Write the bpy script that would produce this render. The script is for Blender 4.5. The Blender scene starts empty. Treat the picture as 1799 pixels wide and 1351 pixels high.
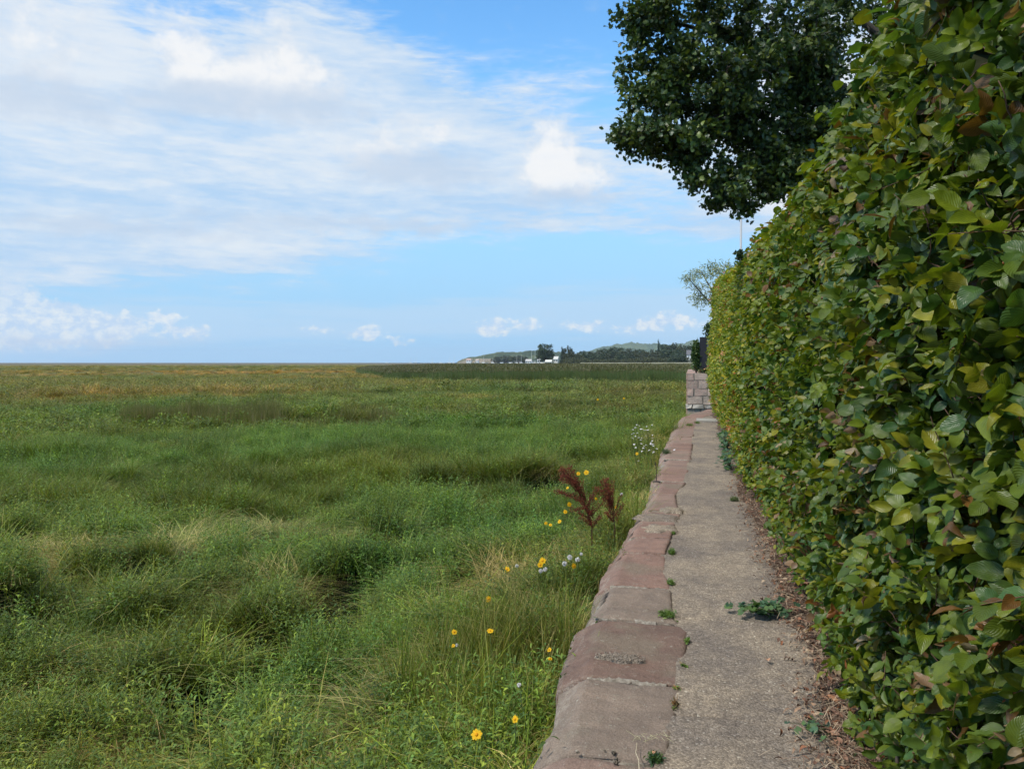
import bpy, math, random
import numpy as np
from mathutils import Vector, Matrix, Euler

R = math.radians
sc = bpy.context.scene
rng = np.random.default_rng(7)
random.seed(7)

# ---------------------------------------------------------------- camera
EYE = 1.55
FPX, CX, CY = 1352.0, 899.5, 675.5
YAW, PITCH = math.atan(315.5/1352), math.atan(38.5/1352)
cam_d = bpy.data.cameras.new('camera'); cam = bpy.data.objects.new('camera', cam_d)
sc.collection.objects.link(cam); sc.camera = cam
cam.location = (0, 0, EYE); cam.rotation_euler = (R(90)-PITCH, 0, YAW)
cam_d.sensor_width = 36; cam_d.lens = 36*FPX/1799
cam_d.clip_start = 0.05; cam_d.clip_end = 30000
RM = np.array(Euler(cam.rotation_euler).to_matrix())

def ray(px, py):
    v = RM @ np.array([(px-CX)/FPX, -(py-CY)/FPX, -1.0]); return v
def P(px, py, z=0.0):
    "real ground point, at height z, measured off the photograph"
    v = ray(px, py); t = (z-EYE)/v[2]; return np.array([v[0]*t, v[1]*t, z])
def PD(px, py, d):
    "point at camera depth d"
    return np.array([0, 0, EYE]) + ray(px, py)*d
def azel(px, py):
    v = ray(px, py); return math.degrees(math.atan2(v[0], v[1])), math.degrees(math.atan2(v[2], math.hypot(v[0], v[1])))

# ---------------------------------------------------------------- world
SUN_EL, SUN_AZ = 50, 226            # azimuth clockwise from +Y: behind the viewer, a little to the left
w = bpy.data.worlds.new("World"); sc.world = w; w.use_nodes = True
nt = w.node_tree; nt.nodes.clear(); L = nt.links.new
def N(t, **k):
    n = nt.nodes.new(t)
    for a, b in k.items(): setattr(n, a, b)
    return n
def M(op, a, b=None, c=None, clamp=False):
    n = N('ShaderNodeMath', operation=op); n.use_clamp = clamp
    for i, v in enumerate((a, b, c)):
        if v is None: continue
        if isinstance(v, (int, float)): n.inputs[i].default_value = v
        else: L(v, n.inputs[i])
    return n.outputs[0]
def mrange(v, a, b, c=0, d=1):
    n = N('ShaderNodeMapRange', interpolation_type='SMOOTHSTEP')
    L(v, n.inputs[0])
    for i, q in enumerate((a, b, c, d)): n.inputs[i+1].default_value = q
    return n.outputs[0]
def mixc(f, a, b, bt='MIX'):
    n = N('ShaderNodeMix', data_type='RGBA', blend_type=bt)
    if isinstance(f, (int, float)): n.inputs[0].default_value = f
    else: L(f, n.inputs[0])
    for i, v in ((6, a), (7, b)):
        if isinstance(v, tuple): n.inputs[i].default_value = (*v, 1)
        else: L(v, n.inputs[i])
    return n.outputs[2]
sky = N('ShaderNodeTexSky', sky_type='NISHITA'); sky.sun_disc = False
sky.sun_elevation = R(SUN_EL); sky.sun_rotation = R(SUN_AZ); sky.air_density = 1.0; sky.dust_density = 0.3; sky.ozone_density = 2.0
tc = N('ShaderNodeTexCoord'); sep = N('ShaderNodeSeparateXYZ'); L(tc.outputs['Generated'], sep.inputs[0])
hyp = M('SQRT', M('ADD', M('MULTIPLY', sep.outputs[0], sep.outputs[0]), M('MULTIPLY', sep.outputs[1], sep.outputs[1])))
AZ = M('MULTIPLY', M('ARCTAN2', sep.outputs[0], sep.outputs[1]), 57.2958)
EL = M('MULTIPLY', M('ARCTAN2', sep.outputs[2], hyp), 57.2958)
comb = N('ShaderNodeCombineXYZ'); L(AZ, comb.inputs[0]); L(EL, comb.inputs[1])
AE = comb.outputs[0]
def noise(scale, sx=1, sy=1, detail=6, rough=.55, dist=0, off=0, vec=None):
    mp = N('ShaderNodeMapping'); mp.inputs['Scale'].default_value = (sx, sy, 1); mp.inputs['Location'].default_value = (off, off*1.7, off)
    L(vec or AE, mp.inputs[0])
    n = N('ShaderNodeTexNoise'); n.inputs['Scale'].default_value = scale; n.inputs['Detail'].default_value = detail
    n.inputs['Roughness'].default_value = rough; n.inputs['Distortion'].default_value = dist
    L(mp.outputs[0], n.inputs['Vector']); return n.outputs[0], n.outputs[1]
# warped copy of the direction so that cloud outlines are ragged
def warp(amount, scale, sx=1, sy=1, off=0):
    _, c = noise(scale, sx, sy, 5, .6, 0, off)
    s = N('ShaderNodeVectorMath', operation='SUBTRACT'); L(c, s.inputs[0]); s.inputs[1].default_value = (.5, .5, .5)
    m = N('ShaderNodeVectorMath', operation='MULTIPLY'); L(s.outputs[0], m.inputs[0]); m.inputs[1].default_value = (amount, amount*.6, 0)
    a = N('ShaderNodeVectorMath', operation='ADD'); L(m.outputs[0], a.inputs[0]); L(AE, a.inputs[1]); return a.outputs[0]
def blobs(vec, lst):
    acc = None
    for (px, py, rx, ry, rot, amp) in lst:
        a, e = azel(px, py)
        mp = N('ShaderNodeMapping', vector_type='TEXTURE'); L(vec, mp.inputs[0])
        mp.inputs['Location'].default_value = (a, e, 0)
        mp.inputs['Rotation'].default_value = (0, 0, R(rot))
        mp.inputs['Scale'].default_value = (rx/23.6, ry/23.6, 1)
        g = N('ShaderNodeTexGradient', gradient_type='SPHERICAL'); L(mp.outputs[0], g.inputs[0])
        v = M('MULTIPLY', g.outputs['Fac'], amp)
        acc = v if acc is None else M('ADD', acc, v)
    return acc
# thin streaky sheet
ws = warp(6, .11, .5, 1.4)
sheet = blobs(ws, [(250, 330, 900, 190, 4, 1.9), (150, 130, 620, 260, 0, 1.7), (560, 90, 330, 130, -18, 1.2), (780, 220, 480, 160, 3, 1.2),
                   (950, 350, 600, 90, -3, 1.0), (120, 425, 520, 45, 0, 1.2), (330, 245, 700, 140, 0, .9), (1000, 140, 250, 26, -2, .45), (1330, 240, 420, 90, 0, 1.1), (1320, 370, 300, 80, 0, .7),
                   (1150, 395, 330, 26, -4, .5), (1900, 150, 700, 300, 0, 1.6), (-700, 250, 800, 420, 0, 1.6),
                   (60, 198, 130, 16, 0, -1.0), (850, 130, 120, 30, 10, -.3), (400, 8, 120, 26, 0, -.6)])
n1, _ = noise(.30, .30, 1.7, 8, .60, .6, 3.1)
n2, _ = noise(.10, .6, 1.2, 5, .5, .3, 9.4)
n3, _ = noise(1.1, .34, 1.6, 5, .62, .3, 5.7)
sv = M('ADD', M('ADD', M('MULTIPLY', sheet, .58), M('MULTIPLY', M('SUBTRACT', n1, .5), 1.15)), M('MULTIPLY', M('SUBTRACT', n2, .5), 1.0))
sv = M('ADD', sv, M('MULTIPLY', M('SUBTRACT', n3, .5), 1.0))
a_sheet = M('MULTIPLY', mrange(sv, .06, .86), .93)
a_sheet = M('MULTIPLY', a_sheet, mrange(sheet, 0.0, .30))
# low thin streaks
n4, _ = noise(.9, .12, 1.9, 5, .6, .3, 1.3)
low = blobs(ws, [(500, 555, 700, 40, 0, 1.0), (1000, 560, 450, 45, 0, 1.1), (1150, 520, 300, 30, 0, 1.0), (200, 585, 500, 45, 0, 1.0), (1500, 560, 600, 60, 0, 1), (-500, 560, 700, 60, 0, 1)])
a_low = M('MULTIPLY', mrange(M('ADD', M('MULTIPLY', low, .35), M('SUBTRACT', n4, .38)), .02, .50), .55)
a_low = M('MULTIPLY', a_low, mrange(low, 0, .4))
# puffy cumulus
wc = warp(2.2, .55, 1, 1, 4)
cum = blobs(wc, [(315, 85, 85, 75, -35, 1.5), (390, 140, 110, 60, -20, 1.2), (490, 95, 85, 85, 20, 1.5), (470, 150, 150, 55, 0, 1.1), (560, 140, 60, 60, 0, .8),
                 (60, 60, 130, 140, 0, 1.1), (970, 262, 58, 78, 10, 2.3), (1000, 308, 112, 46, -10, 2.4), (930, 318, 70, 36, 0, .9),
                 (680, 245, 110, 60, 10, 1.1), (780, 235, 70, 45, 0, .9), (620, 290, 110, 45, 0, .7), (1360, 350, 90, 45, 0, 1.3), (1430, 90, 260, 160, 0, 1.2)])
nc, _ = noise(.62, 1, 1.15, 9, .58, .15, 7.7)
cv = M('ADD', M('MULTIPLY', cum, .66), M('MULTIPLY', M('SUBTRACT', nc, .5), 2.0))
a_cum = M('MULTIPLY', M('MULTIPLY', mrange(cv, .05, 1.1), mrange(cum, 0, .5)), .85)
wl = warp(2.2, 1.0, 1, 1, 8)
lcum = blobs(wl, [(60, 585, 190, 34, 0, 1.2), (10, 520, 45, 26, 0, 1.3), (110, 548, 60, 22, 0, 1.2), (200, 560, 60, 18, 0, 1.1), (20, 545, 75, 42, -20, 1.5), (90, 565, 100, 34, -12, 1.4), (180, 578, 80, 20, 0, 1.1), (-30, 570, 130, 30, 0, 1.3), (290, 560, 40, 14, 0, 1.0), (325, 583, 55, 16, 0, 1.3),
                  (645, 587, 42, 16, 0, 1.3), (700, 600, 40, 9, 0, .8), (866, 575, 42, 20, 0, 1.4), (925, 570, 34, 16, 0, 1.0), (1030, 573, 60, 14, 0, .9), (1120, 575, 50, 14, 0, 1.0), (1175, 565, 70, 20, 0, 1.2), (1400, 560, 160, 30, 0, 1.2), (555, 578, 40, 10, 0, .7)])
nl, _ = noise(1.25, 1, 1.4, 9, .66, .1, 2.2)
lv = M('ADD', M('MULTIPLY', lcum, .8), M('MULTIPLY', M('SUBTRACT', nl, .5), 2.4))
a_lc = M('MULTIPLY', M('MULTIPLY', mrange(lv, .0, .75), mrange(lcum, 0, .3)), .90)
# colours: the sky texture, tinted to the clean blue of the place, then cloud over it
skyc = mixc(1.0, sky.outputs[0], (1, 1, 1), 'MULTIPLY')
SKYMUL = skyc.node
SKYMUL.inputs[7].default_value = (0.62, 1.03, 1.22, 1)
hz = mrange(EL, 2, 27, 1, 0)
skyc = mixc(M('MULTIPLY', hz, 1.0), skyc, (1.75, 3.1, 4.4))
CW = 4.35
shade, _ = noise(.55, 1, 1.5, 7, .62, .3, 5.5)
body = blobs(ws, [(430, 150, 330, 150, 0, 1.2), (80, 90, 260, 220, 0, 1.3), (990, 300, 200, 80, 0, 1.2), (700, 255, 260, 90, 0, .9), (200, 420, 420, 50, 0, .9), (480, 330, 420, 120, 0, .5), (1400, 200, 300, 200, 0, 1)])
sheetcol = mixc(mrange(M('ADD', M('ADD', n1, M('MULTIPLY', M('SUBTRACT', n3, .5), .7)), M('MULTIPLY', body, .22)), .30, .92), (2.15, 3.05, 4.15), (CW*.84, CW*.90, CW*.96))
cumcol = mixc(mrange(M('ADD', M('MULTIPLY', cv, .55), M('MULTIPLY', M('SUBTRACT', shade, .5), 1.6)), -.05, .75), (3.15, 3.5, 3.95), (CW*1.0, CW*1.0, CW*1.0))
lcumcol = mixc(mrange(nl, .38, .64), (2.5, 3.25, 4.2), (CW*.90, CW*.95, CW*.97))
c = mixc(a_low, skyc, (2.55, 3.35, 4.2))
c = mixc(a_lc, c, lcumcol)
c = mixc(a_sheet, c, sheetcol)
c = mixc(a_cum, c, cumcol)
under = blobs(wc, [(500, 185, 190, 46, 0, 1.2), (330, 175, 110, 40, 0, 1.0), (1000, 345, 150, 26, 0, 1.0), (730, 300, 190, 46, 0, 1.2), (90, 175, 190, 50, 0, 1.1), (650, 395, 520, 22, 0, .9), (200, 400, 420, 24, 0, .8), (100, 600, 300, 14, 0, .8)])
c = mixc(M('MULTIPLY', mrange(M('ADD', under, M('MULTIPLY', M('SUBTRACT', nc, .5), 1.2)), .05, .95), .72), c, (2.55, 3.08, 3.8))
# bright white cloud added high overhead, out of view, for neutral fill light
c = mixc(M('MULTIPLY', mrange(EL, 34, 52), .85), c, (7.4, 7.2, 6.7))
bg = N('ShaderNodeBackground'); bg.inputs[1].default_value = 0.15; L(c, bg.inputs[0])
wo = N('ShaderNodeOutputWorld'); L(bg.outputs[0], wo.inputs[0])
# ---------------------------------------------------------------- sun, exposure
sl = bpy.data.lights.new('sun', 'SUN'); sun = bpy.data.objects.new('sun', sl); sc.collection.objects.link(sun)
sl.energy = 2.6; sl.angle = R(5); sl.color = (1, .95, .86)
sd = Vector((math.sin(R(SUN_AZ))*math.cos(R(SUN_EL)), math.cos(R(SUN_AZ))*math.cos(R(SUN_EL)), math.sin(R(SUN_EL))))
sun.rotation_euler = sd.to_track_quat('Z', 'Y').to_euler(); sun.location = (0, -5, 20)
sc.view_settings.view_transform = 'Standard'; sc.view_settings.look = 'None'
sc.view_settings.exposure = 0.55; sc.view_settings.gamma = 1; sc.view_settings.use_curve_mapping = False
sc.render.engine = 'CYCLES'
sc.cycles.max_bounces = 6; sc.cycles.diffuse_bounces = 3; sc.cycles.transmission_bounces = 3
sc.cycles.use_denoising = True

# ---------------------------------------------------------------- helpers
def vnoise(x, y, seed=0):
    xi = np.floor(x).astype(np.int64); yi = np.floor(y).astype(np.int64)
    fx = x-xi; fy = y-yi; fx = fx*fx*(3-2*fx); fy = fy*fy*(3-2*fy)
    def h(a, b):
        n = (a*374761393 + b*668265263 + seed*974634777) & 0x7fffffff
        n = ((n ^ (n >> 13))*1274126177) & 0x7fffffff
        return ((n ^ (n >> 16)) & 0xffff)/65535.0
    return (h(xi, yi)*(1-fx)+h(xi+1, yi)*fx)*(1-fy) + (h(xi, yi+1)*(1-fx)+h(xi+1, yi+1)*fx)*fy
def fbm(x, y, seed=0, oct=4):
    v = 0; a = .5; x = np.asarray(x, float); y = np.asarray(y, float)
    for o in range(oct):
        v = v + a*vnoise(x, y, seed+o*17); x = x*2.03+5.1; y = y*2.03+1.7; a *= .5
    return v/(1-.5**oct)

def tag(o, label=None, cat=None, group=None, kind=None):
    if label: o['label'] = label
    if cat: o['category'] = cat
    if group: o['group'] = group
    if kind: o['kind'] = kind
    return o
def empty(name, loc=(0, 0, 0), label=None, cat=None, group=None, rz=0):
    o = bpy.data.objects.new(name, None); sc.collection.objects.link(o); o.location = loc; o.rotation_euler = (0, 0, rz)
    o.empty_display_size = .1
    return tag(o, label, cat, group)
def mesh(name, V, F, mat, parent=None, tint=None, uv=None, smooth=False, link=True, origin=None):
    """V (n,3); F = list of (m,k) integer arrays (k = 3 or 4) or list of lists"""
    me = bpy.data.meshes.new(name)
    V = np.asarray(V, np.float32)
    if origin is not None: V = V - np.asarray(origin, np.float32)
    if isinstance(F, np.ndarray): F = [F]
    if len(F) and isinstance(F[0], np.ndarray) and F[0].ndim == 2:
        tot = sum(f.size for f in F); nf = sum(len(f) for f in F)
        me.vertices.add(len(V)); me.vertices.foreach_set('co', V.ravel())
        me.loops.add(tot); me.polygons.add(nf)
        me.loops.foreach_set('vertex_index', np.concatenate([f.ravel() for f in F]).astype(np.int32))
        cnt = np.concatenate([np.full(len(f), f.shape[1]) for f in F])
        st = np.concatenate([[0], np.cumsum(cnt)[:-1]]).astype(np.int32)
        me.polygons.foreach_set('loop_start', st)
        try: me.polygons.foreach_set('loop_total', cnt.astype(np.int32))
        except Exception: pass
        me.update(calc_edges=True)
    else:
        me.from_pydata([tuple(map(float, v)) for v in V], [], [tuple(int(i) for i in f) for f in F])
    if tint is not None:
        a = me.attributes.new('tint', 'FLOAT_COLOR', 'POINT')
        t = np.ones((len(V), 4), np.float32); t[:, :3] = tint
        a.data.foreach_set('color', t.ravel())
    if uv is not None:
        u = me.attributes.new('leafuv', 'FLOAT_VECTOR', 'POINT')
        q = np.zeros((len(V), 3), np.float32); q[:, :uv.shape[1]] = uv
        u.data.foreach_set('vector', q.ravel())
    if smooth: me.polygons.foreach_set('use_smooth', np.ones(len(me.polygons), bool))
    me.materials.append(mat)
    o = bpy.data.objects.new(name, me)
    if link: sc.collection.objects.link(o)
    if parent: o.parent = parent
    if origin is not None: o.location = tuple(float(q) for q in origin)
    return o

class MB:
    "collects shapes into one mesh"
    def __init__(s): s.V = []; s.F = []; s.C = []; s.n = 0
    def add(s, V, F, c=None):
        V = np.asarray(V, float); s.V.append(V); s.F += [[i+s.n for i in f] for f in F]
        s.C.append(np.tile(np.array(c if c is not None else (1, 1, 1), float), (len(V), 1)) if c is None or np.ndim(c) == 1 else c); s.n += len(V)
    def box(s, a, b, c=None, jit=0):
        x0, y0, z0 = a; x1, y1, z1 = b
        V = np.array([(x0, y0, z0), (x1, y0, z0), (x1, y1, z0), (x0, y1, z0), (x0, y0, z1), (x1, y0, z1), (x1, y1, z1), (x0, y1, z1)], float)
        if jit: V += rng.normal(0, jit, V.shape)
        s.add(V, [(0, 3, 2, 1), (4, 5, 6, 7), (0, 1, 5, 4), (1, 2, 6, 5), (2, 3, 7, 6), (3, 0, 4, 7)], c)
    def tube(s, pts, rad, n=6, c=None):
        pts = np.asarray(pts, float); k = len(pts)
        rad = np.full(k, rad) if np.isscalar(rad) else np.asarray(rad, float)
        T = np.gradient(pts, axis=0); T /= np.linalg.norm(T, axis=1)[:, None]+1e-9
        up = np.array([0, 0, 1.0]) if abs(T[0][2]) < .9 else np.array([1.0, 0, 0])
        V = []; a = np.arange(n)*2*math.pi/n
        for i in range(k):
            u = np.cross(T[i], up); u /= np.linalg.norm(u)+1e-9; v = np.cross(u, T[i]); up = v
            V.append(pts[i]+rad[i]*(np.cos(a)[:, None]*u+np.sin(a)[:, None]*v))
        F = [(i*n+j, i*n+(j+1) % n, (i+1)*n+(j+1) % n, (i+1)*n+j) for i in range(k-1) for j in range(n)]
        F += [tuple(range(n-1, -1, -1)), tuple((k-1)*n+j for j in range(n))]
        s.add(np.concatenate(V), F, c)
    def build(s, name, mat, parent=None, smooth=False, origin=None, link=True):
        return mesh(name, np.concatenate(s.V), s.F, mat, parent, np.concatenate(s.C), None, smooth, link, origin)

# ---- materials
def new_mat(name):
    m = bpy.data.materials.new(name); m.use_nodes = True; t = m.node_tree; t.nodes.clear()
    o = t.nodes.new('ShaderNodeOutputMaterial'); return m, t, o
class NG:
    def __init__(s, t): s.t = t
    def n(s, ty, **k):
        x = s.t.nodes.new(ty)
        for a, b in k.items(): setattr(x, a, b)
        return x
    def l(s, a, b): s.t.links.new(a, b)
    def noise(s, scale, detail=5, rough=.55, vec=None, stretch=None, dist=0):
        x = s.n('ShaderNodeTexNoise'); x.inputs['Scale'].default_value = scale; x.inputs['Detail'].default_value = detail; x.inputs['Roughness'].default_value = rough
        x.inputs['Distortion'].default_value = dist
        if stretch is not None:
            mp = s.n('ShaderNodeMapping'); mp.inputs['Scale'].default_value = stretch; s.l(vec, mp.inputs[0]); vec = mp.outputs[0]
        if vec is not None: s.l(vec, x.inputs['Vector'])
        return x.outputs[0]
    def mr(s, v, a, b, c=0, d=1):
        x = s.n('ShaderNodeMapRange', interpolation_type='SMOOTHSTEP'); s.l(v, x.inputs[0])
        for i, q in enumerate((a, b, c, d)): x.inputs[i+1].default_value = q
        return x.outputs[0]
    def mix(s, f, a, b, bt='MIX'):
        x = s.n('ShaderNodeMix', data_type='RGBA', blend_type=bt)
        if isinstance(f, (int, float)): x.inputs[0].default_value = f
        else: s.l(f, x.inputs[0])
        for i, v in ((6, a), (7, b)):
            if isinstance(v, tuple): x.inputs[i].default_value = (*v, 1)
            else: s.l(v, x.inputs[i])
        return x.outputs[2]
    def m(s, op, a, b=None, clamp=False):
        x = s.n('ShaderNodeMath', operation=op); x.use_clamp = clamp
        for i, v in enumerate((a, b)):
            if v is None: continue
            if isinstance(v, (int, float)): x.inputs[i].default_value = v
            else: s.l(v, x.inputs[i])
        return x.outputs[0]
    def bump(s, h, strength, dist, nrm=None):
        x = s.n('ShaderNodeBump'); x.inputs['Strength'].default_value = strength; x.inputs['Distance'].default_value = dist
        s.l(h, x.inputs['Height'])
        if nrm: s.l(nrm, x.inputs['Normal'])
        return x.outputs[0]
    def attr(s, name, inst=False):
        return s.n('ShaderNodeAttribute', attribute_name=name, attribute_type='INSTANCER' if inst else 'GEOMETRY')
    def pos(s): return s.n('ShaderNodeNewGeometry').outputs['Position']

def principled(t, o, col, rough=.7, bump=None, spec=.3):
    g = NG(t); p = g.n('ShaderNodeBsdfPrincipled')
    if isinstance(col, tuple): p.inputs['Base Color'].default_value = (*col, 1)
    else: g.l(col, p.inputs['Base Color'])
    p.inputs['Roughness'].default_value = rough if isinstance(rough, (int, float)) else .5
    if not isinstance(rough, (int, float)): g.l(rough, p.inputs['Roughness'])
    p.inputs['Specular IOR Level'].default_value = spec
    if bump: g.l(bump, p.inputs['Normal'])
    g.l(p.outputs[0], o.inputs[0]); return p

def leaf_mat(name, trans=.35, rough=.42, spec=.35, veins=False, inst=False, tmul=(1.1, 1.15, .45), mott=True):
    m, t, o = new_mat(name); g = NG(t)
    col = g.attr('tint').outputs['Color']
    if inst: col = g.mix(1.0, col, g.attr('itint', True).outputs['Color'], 'MULTIPLY')
    nrm = None
    if veins:
        uvn = g.attr('leafuv').outputs['Vector']; sp = g.n('ShaderNodeSeparateXYZ'); g.l(uvn, sp.inputs[0])
        au = g.m('ABSOLUTE', sp.outputs[0])
        ph = g.m('SUBTRACT', g.m('MULTIPLY', sp.outputs[1], 28.0), g.m('MULTIPLY', au, 12.0))
        vein = g.m('POWER', g.m('ABSOLUTE', g.m('COSINE', ph)), 6.0)
        mid = g.mr(au, .0, .05, 1, 0)
        vv = g.m('MAXIMUM', g.m('MULTIPLY', vein, .55), mid)
        col = g.mix(g.m('MULTIPLY', vv, .22), col, g.mix(1.0, col, (1.5, 1.4, 1.3), 'MULTIPLY'))
        hgt = g.m('ADD', g.m('COSINE', g.m('MULTIPLY', ph, 2.0)), g.m('MULTIPLY', mid, -1.0))
        nrm = g.bump(hgt, .30, .0012)
        blot = g.noise(60, 3, .6, g.pos())
        col = g.mix(g.mr(blot, .66, .74, 0, .45), col, (.12, .06, .02))
    if mott:
        nz = g.noise(35 if not inst else 14, 3, .6, g.pos()); col = g.mix(1.0, col, g.mix(g.mr(nz, .3, .7), (.80, .82, .86), (1.2, 1.16, 1.08)), 'MULTIPLY')
    p = g.n('ShaderNodeBsdfPrincipled'); g.l(col, p.inputs['Base Color']); p.inputs['Roughness'].default_value = rough; p.inputs['Specular IOR Level'].default_value = spec
    if nrm: g.l(nrm, p.inputs['Normal'])
    tr = g.n('ShaderNodeBsdfTranslucent'); g.l(g.mix(1.0, col, tmul, 'MULTIPLY'), tr.inputs[0])
    mx = g.n('ShaderNodeMixShader'); mx.inputs[0].default_value = trans; g.l(p.outputs[0], mx.inputs[1]); g.l(tr.outputs[0], mx.inputs[2])
    g.l(mx.outputs[0], o.inputs[0]); return m
def tint_mat(name, rough=.7, spec=.3, bs=0, bscale=40, var=.25):
    m, t, o = new_mat(name); g = NG(t)
    nz = g.noise(bscale, 5, .6, g.pos())
    col = g.mix(1.0, g.attr('tint').outputs['Color'], g.mix(g.mr(nz, .25, .75), (1-var,)*3, (1+var,)*3), 'MULTIPLY')
    principled(t, o, col, rough, g.bump(nz, .6, bs) if bs else None, spec); return m

M_beech = leaf_mat('beech_leaf', .36, .36, .42, True)
M_beech_far = leaf_mat('beech_leaf_small', .38, .45, .35)
M_oak = leaf_mat('oak_leaf', .25, .42, .4)
M_inst = leaf_mat('marsh_leaf', .32, .5, .22, False, True)
M_weed = leaf_mat('weed_leaf', .3, .5, .3)
M_bark = tint_mat('bark', .85, .2, .004, 60)
M_petal = leaf_mat('petal', .3, .6, .2, tmul=(1, 1, 1), mott=False)
M_plain = tint_mat('painted', .6, .3, 0, 6, .08)
M_dead = tint_mat('dead_leaf', .75, .25, .001, 90)

def mat_concrete():
    m, t, o = new_mat('path_concrete'); g = NG(t); p = g.pos()
    big = g.noise(1.3, 5, .6, p); med = g.noise(9, 5, .65, p); fine = g.noise(150, 3, .7, p)
    vo = g.n('ShaderNodeTexVoronoi'); vo.inputs['Scale'].default_value = 110; g.l(p, vo.inputs['Vector'])
    vc = g.n('ShaderNodeSeparateColor'); g.l(vo.outputs['Color'], vc.inputs[0])
    col = g.mix(g.mr(vc.outputs[0], .0, 1.0), (.122, .102, .085), (.395, .332, .265))
    col = g.mix(g.mr(fine, .38, .62, .65, 0), col, (.07, .06, .05))
    col = g.mix(g.mr(vc.outputs[1], .96, .99), col, (.48, .44, .37))
    col = g.mix(.35, col, (.255, .208, .165))
    col = g.mix(1.0, col, g.mix(g.mr(med, .3, .7), (.82, .82, .84), (1.12, 1.11, 1.08)), 'MULTIPLY')
    col = g.mix(1.0, col, g.mix(g.mr(big, .3, .7), (.72, .72, .75), (1.18, 1.15, 1.06)), 'MULTIPLY')
    h = g.m('ADD', g.m('MULTIPLY', vo.outputs['Distance'], -.6), g.m('MULTIPLY', fine, 1.0))
    b = g.bump(med, .55, .016); b = g.bump(h, .8, .006, b)
    principled(t, o, col, .9, b, .2); return m
def mat_stone():
    m, t, o = new_mat('sandstone'); g = NG(t); p = g.pos()
    base = g.attr('tint').outputs['Color']
    band = g.noise(2.2, 6, .6, p, (1.3, 2.4, 5), .8); med = g.noise(14, 6, .65, p); fine = g.noise(140, 4, .7, p); big = g.noise(1.6, 4, .6, p)
    col = g.mix(1.0, base, g.mix(g.mr(band, .3, .7), (.84, .84, .85), (1.14, 1.12, 1.10)), 'MULTIPLY')
    col = g.mix(g.mr(big, .50, .66, 0, .6), col, (.175, .145, .105))
    col = g.mix(g.mr(med, .58, .72, 0, .5), col, (.25, .22, .17))
    col = g.mix(g.mr(g.noise(5, 5, .7, p), .62, .72, 0, .5), col, (.10, .085, .06))
    # paler lichened, pitted shoulder where the stone turns down
    geo = g.n('ShaderNodeNewGeometry'); sz = g.n('ShaderNodeSeparateXYZ'); g.l(geo.outputs['True Normal'], sz.inputs[0])
    sh = g.m('MULTIPLY', g.mr(sz.outputs[2], .96, .6), g.mr(g.noise(22, 6, .75, p), .44, .60))
    col = g.mix(g.m('MULTIPLY', sh, .6), col, (.33, .29, .24))
    sp1 = g.noise(55, 4, .65, p); sp2 = g.noise(85, 3, .6, p)
    col = g.mix(g.m('MULTIPLY', g.mr(sp1, .60, .68), g.mr(med, .42, .60, 0, .8)), col, (.33, .31, .255))
    col = g.mix(g.mr(sp2, .66, .72, 0, .75), col, (.055, .045, .035))
    col = g.mix(1.0, col, g.mix(g.mr(fine, .3, .7), (.74,)*3, (1.24,)*3), 'MULTIPLY')
    b = g.bump(sp2, -.6, .008); b = g.bump(band, .5, .02, b); b = g.bump(med, 1.0, .018, b); b = g.bump(fine, 1.0, .004, b)
    principled(t, o, col, .85, b, .25); return m
def mat_mortar():
    m, t, o = new_mat('lime_mortar'); g = NG(t); p = g.pos()
    n = g.noise(40, 5, .7, p); col = g.mix(g.mr(n, .3, .7), (.13, .11, .085), (.31, .275, .23))
    principled(t, o, col, .9, g.bump(n, .8, .006), .2); return m
def mat_soil():
    m, t, o = new_mat('soil'); g = NG(t); p = g.pos()
    n = g.noise(45, 6, .7, p); col = g.mix(g.mr(n, .3, .7), (.035, .022, .015), (.15, .10, .07))
    principled(t, o, col, .95, g.bump(n, 1, .01), .15); return m
M_conc, M_stone, M_mortar, M_soil = mat_concrete(), mat_stone(), mat_mortar(), mat_soil()

# template placement
def place(T, F, pos, Rm, scl, cols, uv=None):
    """T (k,3) template, F (m,q); pos (n,3), Rm (n,3,3), scl (n,) or (n,3), cols (n,3)"""
    n, k = len(pos), len(T)
    s = scl[:, None, None] if scl.ndim == 1 else scl[:, None, :]
    V = np.einsum('nij,nkj->nki', Rm, T[None]*s)+pos[:, None, :]
    FF = (F[None]+(np.arange(n)*k)[:, None, None]).reshape(-1, F.shape[1])
    C = np.repeat(cols, k, axis=0)
    U = None if uv is None else np.tile(uv, (n, 1))
    return V.reshape(-1, 3), FF, C, U
def frames(nrm, tip):
    "rotation with local z = normal, local y as near as can be to tip"
    nrm = nrm/np.linalg.norm(nrm, axis=1)[:, None]
    x = np.cross(tip, nrm); x /= np.linalg.norm(x, axis=1)[:, None]+1e-9
    y = np.cross(nrm, x); return np.stack([x, y, nrm], axis=2)
def merge(parts):
    V = []; F = []; C = []; U = []; n = 0
    for v, f, c, u in parts:
        V.append(v); F.append(f+n); C.append(c); n += len(v)
        if u is not None: U.append(u)
    V = np.concatenate(V); C = np.concatenate(C)
    q = {}
    for f in F: q.setdefault(f.shape[1], []).append(f)
    return V, [np.concatenate(x) for x in q.values()], C, (np.concatenate(U) if U else None)

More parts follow.
